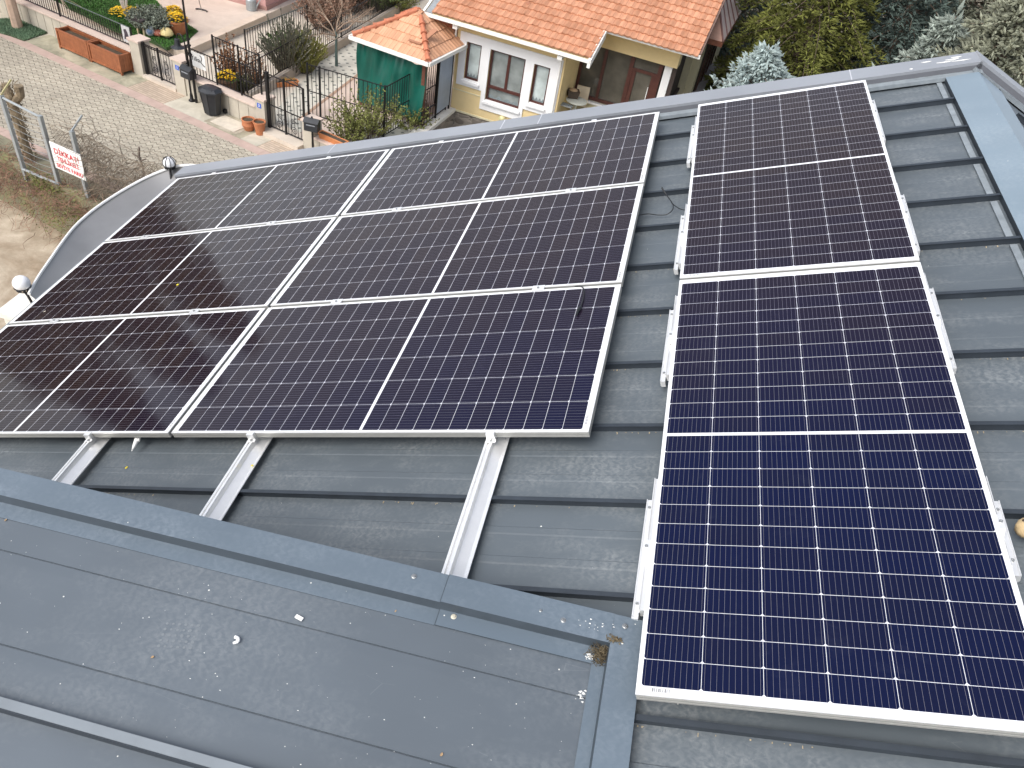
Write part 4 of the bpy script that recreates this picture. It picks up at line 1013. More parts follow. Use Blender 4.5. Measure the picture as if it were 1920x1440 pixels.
# stump
t = thing('palm_stump', 'dead rough stump wrapped in brown fibre behind the mesh fence', 'stump', T(*G(55, 300, 0)))
mb = MB(); mb.tube([(0, 0, 0), (-.02, .02, .5), (.02, 0, 1.0), (-.03, .03, 1.7), (-.1, .05, 2.0)], [.13, .11, .12, .11, .08], 10); mb.tube([(0, 0, 1.5), (.22, .1, 1.75), (.24, .1, 2.0)], [.1, .1, .11], 8); mb.build('trunk', M('stump bark', (.22, .17, .11), .95, 0, .4, 7, .6, 30), t)
fb = MB()
for _ in range(500):
    z = rnd.uniform(.05, 2.05); a = rnd.uniform(0, 6.28); p = Vector((.14 * math.cos(a), .14 * math.sin(a), z)); fb.leaf(p, (math.cos(a) * .5, math.sin(a) * .5, rnd.uniform(-1, .8)), .02, rnd.uniform(.08, .2))
fb.build('fibre', M('fibre', (.15, .115, .07), .95, 0, .4, 9, island=.6), t)
# dry vines
def tangle(n, base, label, name, mat, seg=7, r=.007):
    mb = MB()
    for _ in range(n):
        p = base(); d = Vector((rnd.gauss(0, 1), rnd.gauss(0, 1), rnd.gauss(0, .5))).normalized(); path = [p.copy()]
        for k in range(seg):
            d = (d + Vector((rnd.gauss(0, .5), rnd.gauss(0, .5), rnd.gauss(-.05, .35)))).normalized(); p = p + d * rnd.uniform(.06, .16); path.append(p.copy())
        mb.tube(path, [r * (1 - .6 * k / seg) for k in range(seg + 1)], 3, False)
    return tag(mb.build(name, mat), label, 'vines', kind='stuff')
vine_m = M('dry vine', (.23, .135, .095), .95, 0, .4, 5, island=.5)
def vb():
    s = rnd.uniform(-3.2, 4.5); k = min(1.1, abs(rnd.gauss(0, .42))); return rw_(s, .12 - k * .6, .1 - min(1, k) * 1.45 + rnd.uniform(-.05, .12))
tangle(1500, vb, 'brown tangle of dry creeper hanging over the retaining wall into the yard', 'creeper', vine_m)
def vb2():
    x = rnd.uniform(LF[1] + .2, LF[2] + 4.2); return FM @ Vector((x, .42 + abs(rnd.gauss(0, .15)) if x < LF[2] + .1 else rnd.gauss(.1, .12), rnd.uniform(.1, 1.4)))
tangle(520, vb2, 'thin bare twigs of creeper woven through the wire mesh', 'creeper', M('grey twig', (.2, .16, .12), .95, 0, .3, 5, island=.5), 9, .009)
lv = MB()
for _ in range(500):
    p = rw_(rnd.gauss(.1, .4), -.12 + rnd.gauss(0, .14), .02 + rnd.gauss(0, .07)); lv.leaf(p, (rnd.gauss(0, 1), rnd.gauss(0, 1), rnd.gauss(.3, .6)), .035, .06)
for _ in range(600):
    p = rw_(rnd.gauss(1.6, .7), -.5 + rnd.gauss(0, .3), -.35 + rnd.gauss(0, .15)); lv.leaf(p, (rnd.gauss(0, 1), rnd.gauss(0, 1), rnd.gauss(.3, .6)), .03, .055)
tag(lv.build('moss', M('moss green', (.12, .125, .035), .95, 0, .3, 4, island=.5)), 'olive green moss and leaves over the retaining wall edge', 'moss', kind='stuff')
t = thing('dead_branch', 'cut grey branch with pale stub ends sticking up by the mesh fence', 'branch', T(*G(270, 335, 0)) @ Matrix.Scale(.62, 4))
mb = MB(); mb.tube([(0, 0, 0), (.02, .05, .5), (-.03, 0, 1.0), (.05, .02, 1.45)], [.05, .045, .05, .04], 7); mb.tube([(-.03, 0, .95), (-.2, 0, 1.05), (-.32, 0, 1.08)], [.04, .035, .035], 7); mb.tube([(.0, 0, .8), (.2, 0, .95), (.3, 0, 1.0)], [.035, .03, .02], 6); mb.tube([(0, 0, .55), (-.2, .05, .6)], [.035, .03], 6); mb.build('wood', M('grey wood', (.2, .16, .13), .9, 0, .3, 12), t)
# globe lamps on the house edge
glass_w = M('opal glass', (.85, .85, .86), .12, 0, .01, 2)
def globe(u, v, h, r, label, cage, foot):
    c = RP(u, v, h); w = MROOF @ c; t = thing('globe_lamp', label, 'lamp', T(*w))
    mb = MB(); mb.sphere((0, 0, 0), r, 20, 14); mb.build('globe', glass_w, t, smooth=True)
    mb = MB()
    if cage:
        for k in range(8):
            a = k * math.pi / 4; mb.tube([((r + .006) * math.sin(q) * math.cos(a), (r + .006) * math.sin(q) * math.sin(a), (r + .006) * math.cos(q)) for q in [.25 + i * .35 for i in range(8)]], .0035, 4)
    mb.tube([((r + .004) * math.cos(q) * .86, (r + .004) * math.sin(q) * .86, -r * .5) for q in [i * math.pi / 10 for i in range(21)]], .006, 5)
    mb.lathe([(.05, -r * .86), (.055, -r * .95), (.03, -r * 1.15), (.02, -r * 1.3)], 12); mb.build('holder', iron, t)
    mb = MB(); f = foot; mb.tube(spline([(0, 0, -r * 1.2), (f[0] * .3, f[1] * .3, -r * 1.6), (f[0] * .7, f[1] * .7, f[2] * .95), f], 5), .011, 6); mb.build('bracket', iron, t)
g1w = MROOF @ RP(40, 531, -.02)
globe(40, 531, -.02, .066, 'white globe lamp on a bent black bracket at the left photo edge', False, (.14, -.06, -.22))
globe(317, 305, -.02, .060, 'white globe lamp in a wire cage behind the curved canopy', True, (.06, -.1, -.16))
sl = RP(40, 572, -.28); w = MROOF @ sl
mb = MB(); mb.box(-.12, .34, -.16, .14, -.05, 0); mb.box(-.09, .31, -.13, .11, -7.5, -.05); tag(mb.build('corner_pillar', M('white coping', (.72, .7, .64), .7, 0, .08, 6), mtx=T(*w)), 'white capped pillar under the globe lamp at the left photo edge', 'pillar')

# ------------------------------------------------------------------ the neighbour's house (local frame HM: x along the front, y to the back)
yel_w = M('yellow render', (.70, .55, .29), .85, 0, .07, 1.6, .15, 60); yel_l = M('pale render', (.66, .60, .40), .85, 0, .1, 1.6, .15, 60)
wht_w = M('white render', (.80, .80, .80), .75, 0, .03, 2, .1, 60); brown_f = M('brown window frame', (.08, .027, .021), .4, 0, .2, 8)
gut = M('white gutter', (.78, .77, .73), .4, 0, .04, 4)
def glass_mat(name, c, r=.06):
    m, nt, p = newmat(name); oc = ocoord(nt)
    nt.links.new(ramp(nt, noise_(nt, oc, 1.7, 3), .35, .65, tuple(x * .6 for x in c), c), p.inputs['Base Color']); p.inputs['Roughness'].default_value = r; return m
gl_cur = glass_mat('net curtain glass', (.60, .68, .67)); gl_dk = glass_mat('dark pane', (.13, .12, .10)); gl_gr = glass_mat('half lit pane', (.30, .33, .32))  # dark pane lightened unevenly: reflections put into its colour
def stone_mat():
    m, nt, p = newmat('rubble stone'); oc = mapped(nt, ocoord(nt), scale=(3.2, 3.2, 7))
    v = N(nt, 'ShaderNodeTexVoronoi'); v.inputs['Scale'].default_value = 1.0; v.inputs['Randomness'].default_value = 1; nt.links.new(oc, v.inputs['Vector'])
    e = N(nt, 'ShaderNodeTexVoronoi'); e.feature = 'DISTANCE_TO_EDGE'; e.inputs['Scale'].default_value = 1.0; nt.links.new(oc, e.inputs['Vector'])
    s = N(nt, 'ShaderNodeSeparateColor'); nt.links.new(v.outputs['Color'], s.inputs[0])
    c = ramp(nt, s.outputs[0], 0, 1, (.13, .11, .09), (.36, .31, .26)); k = ramp(nt, e.outputs['Distance'], .02, .12)
    nt.links.new(mixc(nt, k, (.33, .29, .24), c), p.inputs['Base Color']); p.inputs['Roughness'].default_value = .9; bump_(nt, p, k, .6, .03); return m
rubble = stone_mat()
PITCH = R_(22); tp = math.tan(PITCH); ZE = 3.04; D0 = -.5; S0, S1, SX = -1.0, 7.6, 4.6; D1 = .88; DEND = 6.6
def roofz(d): return ZE + tp * (d - D0)
hs = thing('yellow_house', 'yellow and white neighbouring house under an orange tiled roof', 'house', HM)
mb = MB(); fd = .0
# front wall with three openings, built of strips
WIN = [(.36, .89, 1.13, 2.35), (1.20, 2.43, .65, 2.33), (2.73, 3.28, 1.0, 2.28)]
def wall_open(mb, x0, x1, z0, z1, y, wins, th=.25):
    xs = sorted({x0, x1} | {w[0] for w in wins} | {w[1] for w in wins}); zs = sorted({z0, z1} | {w[2] for w in wins} | {w[3] for w in wins})
    for a, b in zip(xs[:-1], xs[1:]):
        for c, d in zip(zs[:-1], zs[1:]):
            mx, mz = (a + b) / 2, (c + d) / 2
            if any(w[0] < mx < w[1] and w[2] < mz < w[3] for w in wins): continue
            mb.box(a, b, y, y + th, c, d)
wall_open(mb, 0, 3.72, 0, 2.98, 0, WIN)
mb.box(0, .25, .25, DEND, 0, 3.0); mb.box(3.47, 3.72, .25, 1.9, 0, 3.4)
mb.build('wall', yel_w, hs)
mb = MB(); wall_open(mb, 0, 3.72, -2.2, 0, .03, [(.62, 1.5, -1.6, -.52)], .22); mb.build('stone_base', rubble, hs)
mb = MB(); mb.box(0, 3.74, -.025, .0, -.03, .03); mb.box(-.0, 1.06, -.02, .0, .70, .735); mb.build('string_course', M('pale render', (.6, .53, .33)), hs)
mb = MB(); mb.box(.62, 1.5, .1, .14, -1.6, -.52); bw = mb.build('window', gl_dk, hs); mb = MB()
for a in ((.62, .7, -1.6, -.52), (1.42, 1.5, -1.6, -.52), (1.03, 1.09, -1.6, -.6), (.7, 1.42, -.6, -.52)): mb.box(a[0], a[1], .06, .12, a[2], a[3])
mb.build('frame', brown_f, bw)
# white raised surround with steps
mb = MB(); wp = .045
sur = [(.12, 3.66, 2.36, 2.66)]
wall_open(mb, .12, 1.05, .92, 2.62, -wp, [WIN[0]], wp - .001)
wall_open(mb, 1.05, 2.58, .32, 2.62, -wp, [WIN[1]], wp - .001)
wall_open(mb, 2.58, 3.66, .75, 2.62, -wp, [WIN[2]], wp - .001)
mb.build('white_surround', wht_w, hs)
for i, (a, b, c, d) in enumerate(WIN):
    mb = MB(); mb.box(a + .05, b - .05, .13, .145, c + .05, d - .05); wi = mb.build('window', gl_cur if i != 1 else gl_gr, hs)
    mb = MB(); f = .065
    mb.box(a, a + f, .06, .16, c, d); mb.box(b - f, b, .06, .16, c, d); mb.box(a + f, b - f, .06, .16, c, c + f); mb.box(a + f, b - f, .06, .16, d - f, d)
    if i == 1: mb.box(a + f, b - f, .05, .16, c + .42, c + .5)
    if i == 1: mb.box((a + b) / 2 - .03, (a + b) / 2 + .06, .1, .128, c + .5, d - f)
    mb.build('frame', brown_f, wi)
    mb = MB(); mb.box(a - .06, b + .06, -wp - .07, -wp - .001, c - .1, c - .03); mb.box(a, b, -.0, .06, c - .03, c + .012); mb.build('sill', wht_w, wi)
    cu = MB(); n = 26
    for k in range(n):                       # scalloped net curtain hem behind the glass
        x0, x1 = a + .06 + (b - a - .12) * k / n, a + .06 + (b - a - .12) * (k + 1) / n; zz = c + .15 + .04 * math.sin(k * .9)
        cu.quad((x0, .126, c + .06), (x1, .126, c + .06), (x1, .126, zz), (x0, .126, zz))
    cu.build('lace_hem', M('lace', (.2, .24, .25), .9, 0, .4, 30), wi)
mb = MB(); mb.lathe([(.04, 0), (.04, .05), (.11, .07), (.125, .11), (.09, .17), (1e-3, .19)], 16, (1.95, -wp, .24), Matrix.Rotation(R_(90), 4, 'X').to_3x3())
mb.build('wall_lamp', M('yellowed globe', (.6, .55, .28), .4), hs, smooth=True)
# recessed sun-room part
DG = 1.87
mb = MB(); mb.box(3.72, 6.95, .3, DG + .3, -2.2, .45); mb.box(3.72, 6.95, DG - .005, DG + .3, .451, .93); mb.build('terrace_base', yel_l, hs)
mb = MB(); mb.box(3.9, 6.96, DG - .3, DG + .2, 2.80, 3.5); mb.build('bulkhead', yel_w, hs)
mb = MB(); mb.box(3.72, 6.5, DG + .03, DG + .045, .95, 2.80); gz = mb.build('glazing', gl_dk, hs)
mb = MB()
for x, w in ((3.73, .1), (4.50, .1), (5.40, .13), (6.36, .13)): mb.box(x, x + w, DG - .03, DG + .06, .95, 2.80)
for a, b in ((3.83, 4.5), (4.6, 5.4)): mb.box(a, b, DG - .028, DG + .058, .95, 1.06); mb.box(a, b, DG - .028, DG + .058, 2.72, 2.80)
mb.box(5.53, 6.36, DG - .026, DG + .056, 2.28, 2.37); mb.build('frame', brown_f, gz)
mb = MB(); mb.box(5.532, 5.66, DG - .01, DG + .056, .5, 2.28); mb.box(6.2, 6.358, DG - .01, DG + .056, .5, 2.28); mb.box(5.66, 6.2, DG - .01, DG + .056, .5, 1.0); mb.build('door', brown_f, hs)
mb = MB(); mb.box(6.17, 6.19, DG - .05, DG - .03, 1.1, 1.9); mb.build('door_bar', wht_w, hs)
mb = MB(); mb.box(3.72, 5.3, DG - .16, DG - .031, .86, .93); mb.build('sill', wht_w, hs)
mb = MB(); mb.box(6.55, 6.80, DG - .1, DG + .2, .45, 2.80); mb.build('white_column', wht_w, hs)
mb = MB(); mb.box(6.82, 6.95, DG - .1, DG + .1, .45, 2.80); mb.box(6.86, 6.95, DG + .1, DG + 2.4, 1.25, 1.33); mb.box(6.86, 6.95, DG + .1, DG + 2.4, .6, .68)
for k_ in range(16): mb.box(6.88, 6.92, DG + .15 + k_ * .14, DG + .18 + k_ * .14, .68, 1.25)
mb.build('veranda_railing', M('dark timber', (.05, .035, .03), .7), hs)
mb = MB(); mb.box(6.96, 7.14, DG - .3, DG + 2.6, .45, .78); mb.build('low_coping', wht_w, hs)
mb = MB(); mb.box(6.0, 6.3, DG + .4, DEND, .0, 3.6); mb.box(6.3, 7.1, DG + 2.5, DEND, -1, 3.9); mb.build('wall', yel_l, hs)
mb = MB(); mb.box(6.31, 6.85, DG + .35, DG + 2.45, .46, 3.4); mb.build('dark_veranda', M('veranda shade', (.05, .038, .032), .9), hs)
# tall bay on the right side with a copper roof
mb = MB(); mb.box(7.1, 7.35, DG + 2.6, DEND + 5.5, -1.5, 4.6); mb.build('wall', yel_l, hs)
mb = MB(); mb.box(7.2, 7.42, 5.0, 8.6, 1.1, 3.1); sw_w = mb.build('window', M('shade window', (.03, .02, .017), .3), hs)
mb = MB(); mb.box(7.36, 7.66, 4.9, 8.7, .98, 1.09); mb.build('sill', M('grey sill', (.25, .23, .22), .7), sw_w)
mb = MB()
for k_ in range(4): mb.box(7.421, 7.45, 5.1 + k_ * 1.1, 5.2 + k_ * 1.1, 1.1, 3.1)
mb.build('mullion', brown_f, sw_w)
BX0, BX1, BY0, BY1, BZ0, BZ1 = 7.36, 7.98, 3.2, 7.4, 3.30, 4.35
mb = MB(); cop = M('copper', (.40, .24, .18), .4, .4, .15, 6); cop_l = M('copper pale', (.56, .46, .44), .42, .3, .1, 5)
mb.box(BX0, BX1, BY0, BY1, BZ0, BZ0 + .17); mb.build('bay_fascia', M('copper dark', (.2, .075, .045), .5, .2, .2, 6), hs)
mb = MB(); a_, b_, c_, d_ = (BX0, BY0, BZ0 + .172), (BX1, BY0, BZ0 + .172), (BX1, BY1, BZ0 + .172), (BX0, BY1, BZ0 + .172); e_, f_ = (BX0, BY0 + 1.1, BZ1), (BX0, BY1, BZ1)
mb.add([a_, b_, e_], ((0, 1, 2),)); br = mb.build('bay_roof', cop, hs)
mb = MB(); mb.quad(b_, c_, f_, e_); mb.build('bay_roof', cop_l, hs)
mb = MB()
for k_ in range(1, 5):
    p = Vector(b_).lerp(Vector(c_), k_ / 5); q = Vector(e_).lerp(Vector(f_), k_ / 5); mb.bar(p, q, .05, .05)
mb.bar(b_, e_, .05, .05); mb.build('standing_seam', M('copper seam', (.13, .06, .05), .6), br)
# tiled roof
def tile_mat(name, c, dx, dy):
    m, nt, p = newmat(name); oc = N(nt, 'ShaderNodeUVMap').outputs[0]
    s = N(nt, 'ShaderNodeSeparateXYZ'); nt.links.new(oc, s.inputs[0])
    cx = N(nt, 'ShaderNodeCombineXYZ'); fy = math_(nt, 'FLOOR', s.outputs[1]); nt.links.new(fy, cx.inputs[1])
    fx = math_(nt, 'ADD', s.outputs[0], math_(nt, 'MULTIPLY', math_(nt, 'MODULO', fy, 2.0), .5)); nt.links.new(math_(nt, 'FLOOR', fx), cx.inputs[0])
    w = N(nt, 'ShaderNodeTexWhiteNoise'); nt.links.new(cx.outputs[0], w.inputs[0])
    o3 = ocoord(nt); big = noise_(nt, o3, .8, 4, .65)
    t = math_(nt, 'ADD', math_(nt, 'MULTIPLY', w.outputs[0], .5), math_(nt, 'MULTIPLY', big, .6))
    c0 = tuple(x * .78 for x in c); c1 = (min(1, c[0] * 1.15), c[1] * 1.25, c[2] * 1.35)
    base = ramp(nt, t, .25, .85, c0, c1)
    # thin dark joints between neighbouring tiles
    fr = math_(nt, 'FRACT', fx); ed = math_(nt, 'MINIMUM', fr, math_(nt, 'SUBTRACT', 1.0, fr)); j = math_(nt, 'LESS_THAN', ed, .035)
    grime = math_(nt, 'MULTIPLY', ramp(nt, noise_(nt, o3, 4, 5, .7), .55, .8), .35)
    base = mixc(nt, grime, base, (.26, .13, .075))
    nt.links.new(mixc(nt, math_(nt, 'MULTIPLY', j, .55), base, (.2, .06, .03)), p.inputs['Base Color']); p.inputs['Roughness'].default_value = .75; return m
tile_m = tile_mat('clay tiles', (.50, .228, .125), .2, .3); tile_k = tile_mat('clay tiles kiosk', (.60, .31, .175), .2, .3)
def tiles(name, mat, parent, org, xd, ud, nd, x0, x1, u0, u1, inside=None, TW=.2, TL=.33, amp=.028, lift=.05, seg=6, flat=False):
    """wavy interlocking roof tiles as real relief: x along the eave, u up the slope"""
    mb = MB(); uvs = []; org, xd, ud, nd = (Vector(q) for q in (org, xd, ud, nd)); k0 = 0
    nr = int(math.ceil((u1 - u0) / TL)); nc = int(math.ceil((x1 - x0) / TW))
    for r in range(nr):
        ua, ub = u0 + r * TL, min(u1, u0 + (r + 1) * TL + .012); ro = TW * .5 * (r % 2) * 0
        for c in range(nc):
            jit = rnd.gauss(0, .004); ju = rnd.gauss(0, .006)
            for s in range(seg):
                xa, xb = x0 + (c + s / seg) * TW + ro, x0 + (c + (s + 1) / seg) * TW + ro
                if xb > x1 + .01: continue
                if inside and not inside((xa + xb) / 2, (ua + ub) / 2): continue
                def h(x):
                    t = ((x - x0 - ro) / TW) % 1.0
                    if flat: return amp * (1 if .12 < t < .88 else .2)
                    return amp * (.5 + .5 * math.cos(2 * math.pi * t)) 
                ha, hb = h(xa + 1e-5), h(xb - 1e-5)
                P = [org + xd * x + ud * u + nd * z for x, u, z in ((xa, ua + ju, ha + lift + jit), (xb, ua + ju, hb + lift + jit), (xb, ub, hb + .004), (xa, ub, ha + .004), (xa, ua + ju, ha + .0), (xb, ua + ju, hb + .0))]
                mb.add(P, ((0, 1, 2, 3), (4, 5, 1, 0)))
                va, vb = (xa - x0) / (TW * 1), (xb - x0) / (TW * 1); uvs += [(va, r + .1), (vb, r + .1), (vb, r + .9), (va, r + .9), (va, r + .1), (vb, r + .1), (vb, r + .1), (va, r + .1)]
    o = mb.build(name, mat, parent); ul_ = o.data.uv_layers.new(name='UVMap')
    if len(uvs) == len(ul_.data):
        for i, q in enumerate(uvs): ul_.data[i].uv = q
    return o
cP, sP = math.cos(PITCH), math.sin(PITCH)
def roof_in(x, u):
    d = u * cP + D0; return d > D1 or x + S0 < SX
tr = tiles('roof', tile_m, hs, (S0, D0, ZE + .02), (1, 0, 0), (0, cP, sP), (0, -sP, cP), 0, S1 - S0 - .02, .0, (DEND + 2.5 - D0) / cP, lambda x, u: roof_in(x, u) and not (x < .28))
mb = MB(); ua = .0                           # deck under the tiles
for (x0, x1, d0, d1) in ((S0 + .04, SX - .04, D0 + .02, D1), (S0 + .04, S1 - .04, D1 + .02, DEND + 2.5)):
    mb.hexa([(x0, d0, roofz(d0) - .14), (x1, d0, roofz(d0) - .14), (x1, d1, roofz(d1) - .14), (x0, d1, roofz(d1) - .14)], [(x0, d0, roofz(d0) - .012), (x1, d0, roofz(d0) - .012), (x1, d1, roofz(d1) - .012), (x0, d1, roofz(d1) - .012)])
mb.build('soffit', yel_w, tr)
mb = MB()
def gutter(x0, x1, d, z): mb.box(x0, x1, d - .1, d - .085, z - .1, z + .02); mb.box(x0, x1, d - .085, d + .02, z - .1, z - .085)
gutter(S0 - .05, SX, D0, ZE); gutter(SX + .02, S1 + .03, D1, roofz(D1)); mb.build('gutter', gut, tr)
mb = MB()
def barge(x, d0, d1, w=.05): mb.hexa([(x - w, d0, roofz(d0) - .2), (x + w, d0, roofz(d0) - .2), (x + w, d1, roofz(d1) - .2), (x - w, d1, roofz(d1) - .2)], [(x - w, d0, roofz(d0) + .05), (x + w, d0, roofz(d0) + .05), (x + w, d1, roofz(d1) + .05), (x - w, d1, roofz(d1) + .05)])
barge(SX - .01, D0 - .09, D1 - .1); barge(S0, D0 - .09, DEND, .035); mb.build('barge_board', gut, tr)
mb = MB(); mb.hexa([(S1 - .03, D1, roofz(D1) - .1), (S1 + .03, D1, roofz(D1) - .1), (S1 + .03, DEND + 2, roofz(DEND + 2) - .1), (S1 - .03, DEND + 2, roofz(DEND + 2) - .1)], [(S1 - .03, D1, roofz(D1) + .03), (S1 + .03, D1, roofz(D1) + .03), (S1 + .03, DEND + 2, roofz(DEND + 2) + .03), (S1 - .03, DEND + 2, roofz(DEND + 2) + .03)])
mb.build('verge', M('verge dark', (.16, .1, .08), .7), tr)
mb = MB(); mb.hexa([(S0 + .06, D0, roofz(D0) - .01), (S0 + .28, D0, roofz(D0) - .01), (S0 + .28, DEND, roofz(DEND) - .01), (S0 + .06, DEND, roofz(DEND) - .01)], [(S0 + .06, D0, roofz(D0) + .012), (S0 + .28, D0, roofz(D0) + .012), (S0 + .28, DEND, roofz(DEND) + .012), (S0 + .06, DEND, roofz(DEND) + .012)]); mb.build('verge_flashing', M('zinc sheet', (.4, .42, .42), .4, .5, .2, 5), tr)
mb = MB(); mb.lathe([(.08, -.2), (.08, 0), (.001, .02)], 10, (1.9, .9, roofz(.9) + .06), Matrix.Rotation(R_(65), 4, 'X').to_3x3()); mb.build('vent_tile', tile_m, tr)
mb = MB()
for (x, d) in ((.05, -.03), (3.6, -.06)): mb.box(x - .04, x + .12, d - .48, d, ZE - .26, ZE - .14)
mb.build('eave_bracket', gut, hs)
mb = MB(); mb.tube([(-.04, -.06, 2.75), (-.04, -.06, .02)], .035, 8); mb.tube([(3.60, -.1, 2.6), (3.60, -.1, -.3)], .03, 8); mb.build('downpipe', gut, hs)
# loose tiles and a far chimney-less back mass
mb = MB(); mb.box(2, 6.5, DEND + 2.4, DEND + 6, -1, roofz(DEND + 2)); mb.build('wall', yel_l, hs)
# ------------------------------------------------------------------ tiled garden kiosk with tarpaulin
ZK = 2.2; E1, E2, E3 = G(803, 118, ZK), G(660, 68, ZK), G(862, 82, ZK)
kx = (E1 - E2).normalized(); ky = Vector((-kx.y, kx.x, 0)); KW = (E1 - E2).length; KD = 2.9
KM = frame_mtx(E2, kx, ky, (0, 0, 1)); ks = thing('garden_kiosk', 'garden kiosk with a small hipped orange tile roof in front of the yellow house', 'kiosk', KM)
AP = Vector((KW * .5 + .12, KD / 2, .88))
def face(a, b, name='roof'):
    a, b = Vector(a), Vector(b); L = (b - a).length; xd = (b - a).normalized(); m = a + xd * (AP - a).dot(xd); ud = (AP - m); U = ud.length; ud.normalize(); nd = xd.cross(ud); ax = (AP - a).dot(xd)
    def ins(x, u): return u < U * min(1, (x + .02) / ax) and u < U * (L - x + .02) / (L - ax)
    return tiles(name, tile_k, ks, a + nd * .01, xd, ud, nd, 0, L, 0, U, ins, .17, .36, .016, .03, 6)
cn = [Vector((0, 0, 0)), Vector((KW, 0, 0)), Vector((KW, KD, 0)), Vector((0, KD, 0))]
for i in range(4): face(cn[i], cn[(i + 1) % 4])
mb = MB()
for i in range(4): mb.add([cn[i] + Vector((0, 0, -.012)), cn[(i + 1) % 4] + Vector((0, 0, -.012)), AP - Vector((0, 0, .01))], ((0, 1, 2),))
mb.quad(*[c - Vector((0, 0, .02)) for c in reversed(cn)]); mb.build('roof_deck', M('deck clay', (.4, .17, .08), .8), ks)
for i in range(4):
    mb = MB(); a = cn[i].copy(); L = (AP - a).length; d = (AP - a).normalized(); n = int(L / .36)
    for k in range(n):
        p, q = a + d * (.02 + k * .36), a + d * (.02 + k * .36 + .38); mb.tube([p + Vector((0, 0, .045)), q + Vector((0, 0, .03))], [.092, .07], 9); mb.tube([p + Vector((0, 0, .045)), p + d * .05 + Vector((0, 0, .045))], .104, 9)
    mb.build('hip_tiles', M('hip clay', (.46, .16, .085), .75, 0, .2, 3), ks, smooth=False)
mb = MB()
for i in range(4):
    a, b = cn[i], cn[(i + 1) % 4]; o = (a + b) / 2 - Vector((KW / 2, KD / 2, 0)); o.normalize(); mb.bar(a + o * .05 - Vector((0, 0, .03)) - (b - a).normalized() * .05, b + o * .05 - Vector((0, 0, .03)) + (b - a).normalized() * .05, .1, .11)
mb.build('gutter', gut, ks)
mb = MB()
mb.box(KW - .95, KW - .52, .34, .44, .31, .34); mb.hexa([(KW - .62, .7, .42), (KW - .45, .66, .42), (KW - .32, 1.0, .62), (KW - .5, 1.04, .62)], [(KW - .62, .7, .45), (KW - .45, .66, .45), (KW - .32, 1.0, .65), (KW - .5, 1.04, .65)]); mb.build('loose_tile', tile_k, ks)
for (x, y) in ((.25, .25), (KW - .25, .25), (KW - .25, KD - .25), (.25, KD - .25)):
    mb = MB(); mb.box(x - .06, x + .06, y - .06, y + .06, -ZK, -.05); mb.build('post', M('red brown timber', (.14, .05, .03), .6, 0, .2, 6), ks)
def tarp_mat():
    m, nt, p = newmat('tarpaulin'); oc = ocoord(nt)
    nt.links.new(ramp(nt, noise_(nt, oc, 1.5, 3), .3, .7, (.0015, .068, .05), (.003, .105, .076)), p.inputs['Base Color']); p.inputs['Roughness'].default_value = .38; p.inputs['Specular IOR Level'].default_value = .6
    bump_(nt, p, noise_(nt, oc, 7, 3), .2, .02); return m
tm = tarp_mat(); t = thing('tarpaulin', 'dark green tarpaulin hung around the garden kiosk', 'tarpaulin', KM)
mb = MB(); n, m_ = 60, 22
def tp_(u, v):
    x = .12 + (KW - .28) * u; z = -ZK + .16 + .1 * u + (ZK - .34 - .13 * max(0, math.sin((u - .5) * 2.6)) * (u > .5)) * v
    f = .05 * math.sin(u * 21 + 3 * v) * (.4 + .6 * v) + .035 * math.sin(u * 43 - 5 * v) * v + .05 * math.sin(u * 9 - v * 6)
    return (x, .17 - f * .9 - .06 * (1 - v), z)
for i in range(n):
    for j in range(m_): mb.quad(tp_(i / n, j / m_), tp_((i + 1) / n, j / m_), tp_((i + 1) / n, (j + 1) / m_), tp_(i / n, (j + 1) / m_))
mb.build('front_sheet', tm, t, smooth=True)
# grey sheet door between kiosk and house, coping along the light well
a, b = G(815, 225), G(841, 206); d = (b - a); L = d.length; d.normalize(); t = thing('sheet_door', 'blue grey metal sheet door between the kiosk and the yellow house', 'door', frame_mtx(a, d, Vector((-d.y, d.x, 0)), (0, 0, 1)))
mb = MB(); mb.box(.03, L - .03, -.012, .012, .2, 1.95); mb.build('sheet', M('door sheet', (.33, .39, .47), .5, .2, .1, 2), t)
mb = MB(); mb.box(0, .05, -.025, .025, 0, 2.0); mb.box(L - .05, L, -.025, .025, 0, 2.0); mb.box(.05, L - .05, -.025, .025, 1.95, 2.0); mb.build('frame', iron, t)
mb = MB(); a, b = hp(.02, -4.6), hp(.02, -.0); mb.hexa([hp(-.2, -4.6, -.05), hp(.2, -4.6, -.05), hp(.2, -.03, -.05), hp(-.2, -.03, -.05)], [hp(-.2, -4.6, .06), hp(.2, -4.6, .06), hp(.2, -.03, .06), hp(-.2, -.03, .06)])
t = thing('light_well_wall', 'rubble stone wall with white coping beside the basement window of the yellow house', 'wall')
mb.build('coping', M('white coping', (.72, .7, .64)), t)
mb = MB(); mb.hexa([hp(-.1, -4.6, -2.1), hp(.13, -4.6, -2.1), hp(.13, .02, -2.1), hp(-.1, .02, -2.1)], [hp(-.1, -4.6, -.05), hp(.13, -4.6, -.05), hp(.13, .02, -.05), hp(-.1, .02, -.05)]); mb.build('wall', rubble, t)
# low coping railing with lyre bars
railing(hp(-.05, -2.2), hp(-.05, -.35), .06, .5, 'low dark railing on the coping beside the basement light well', .2, (), (0, 1))
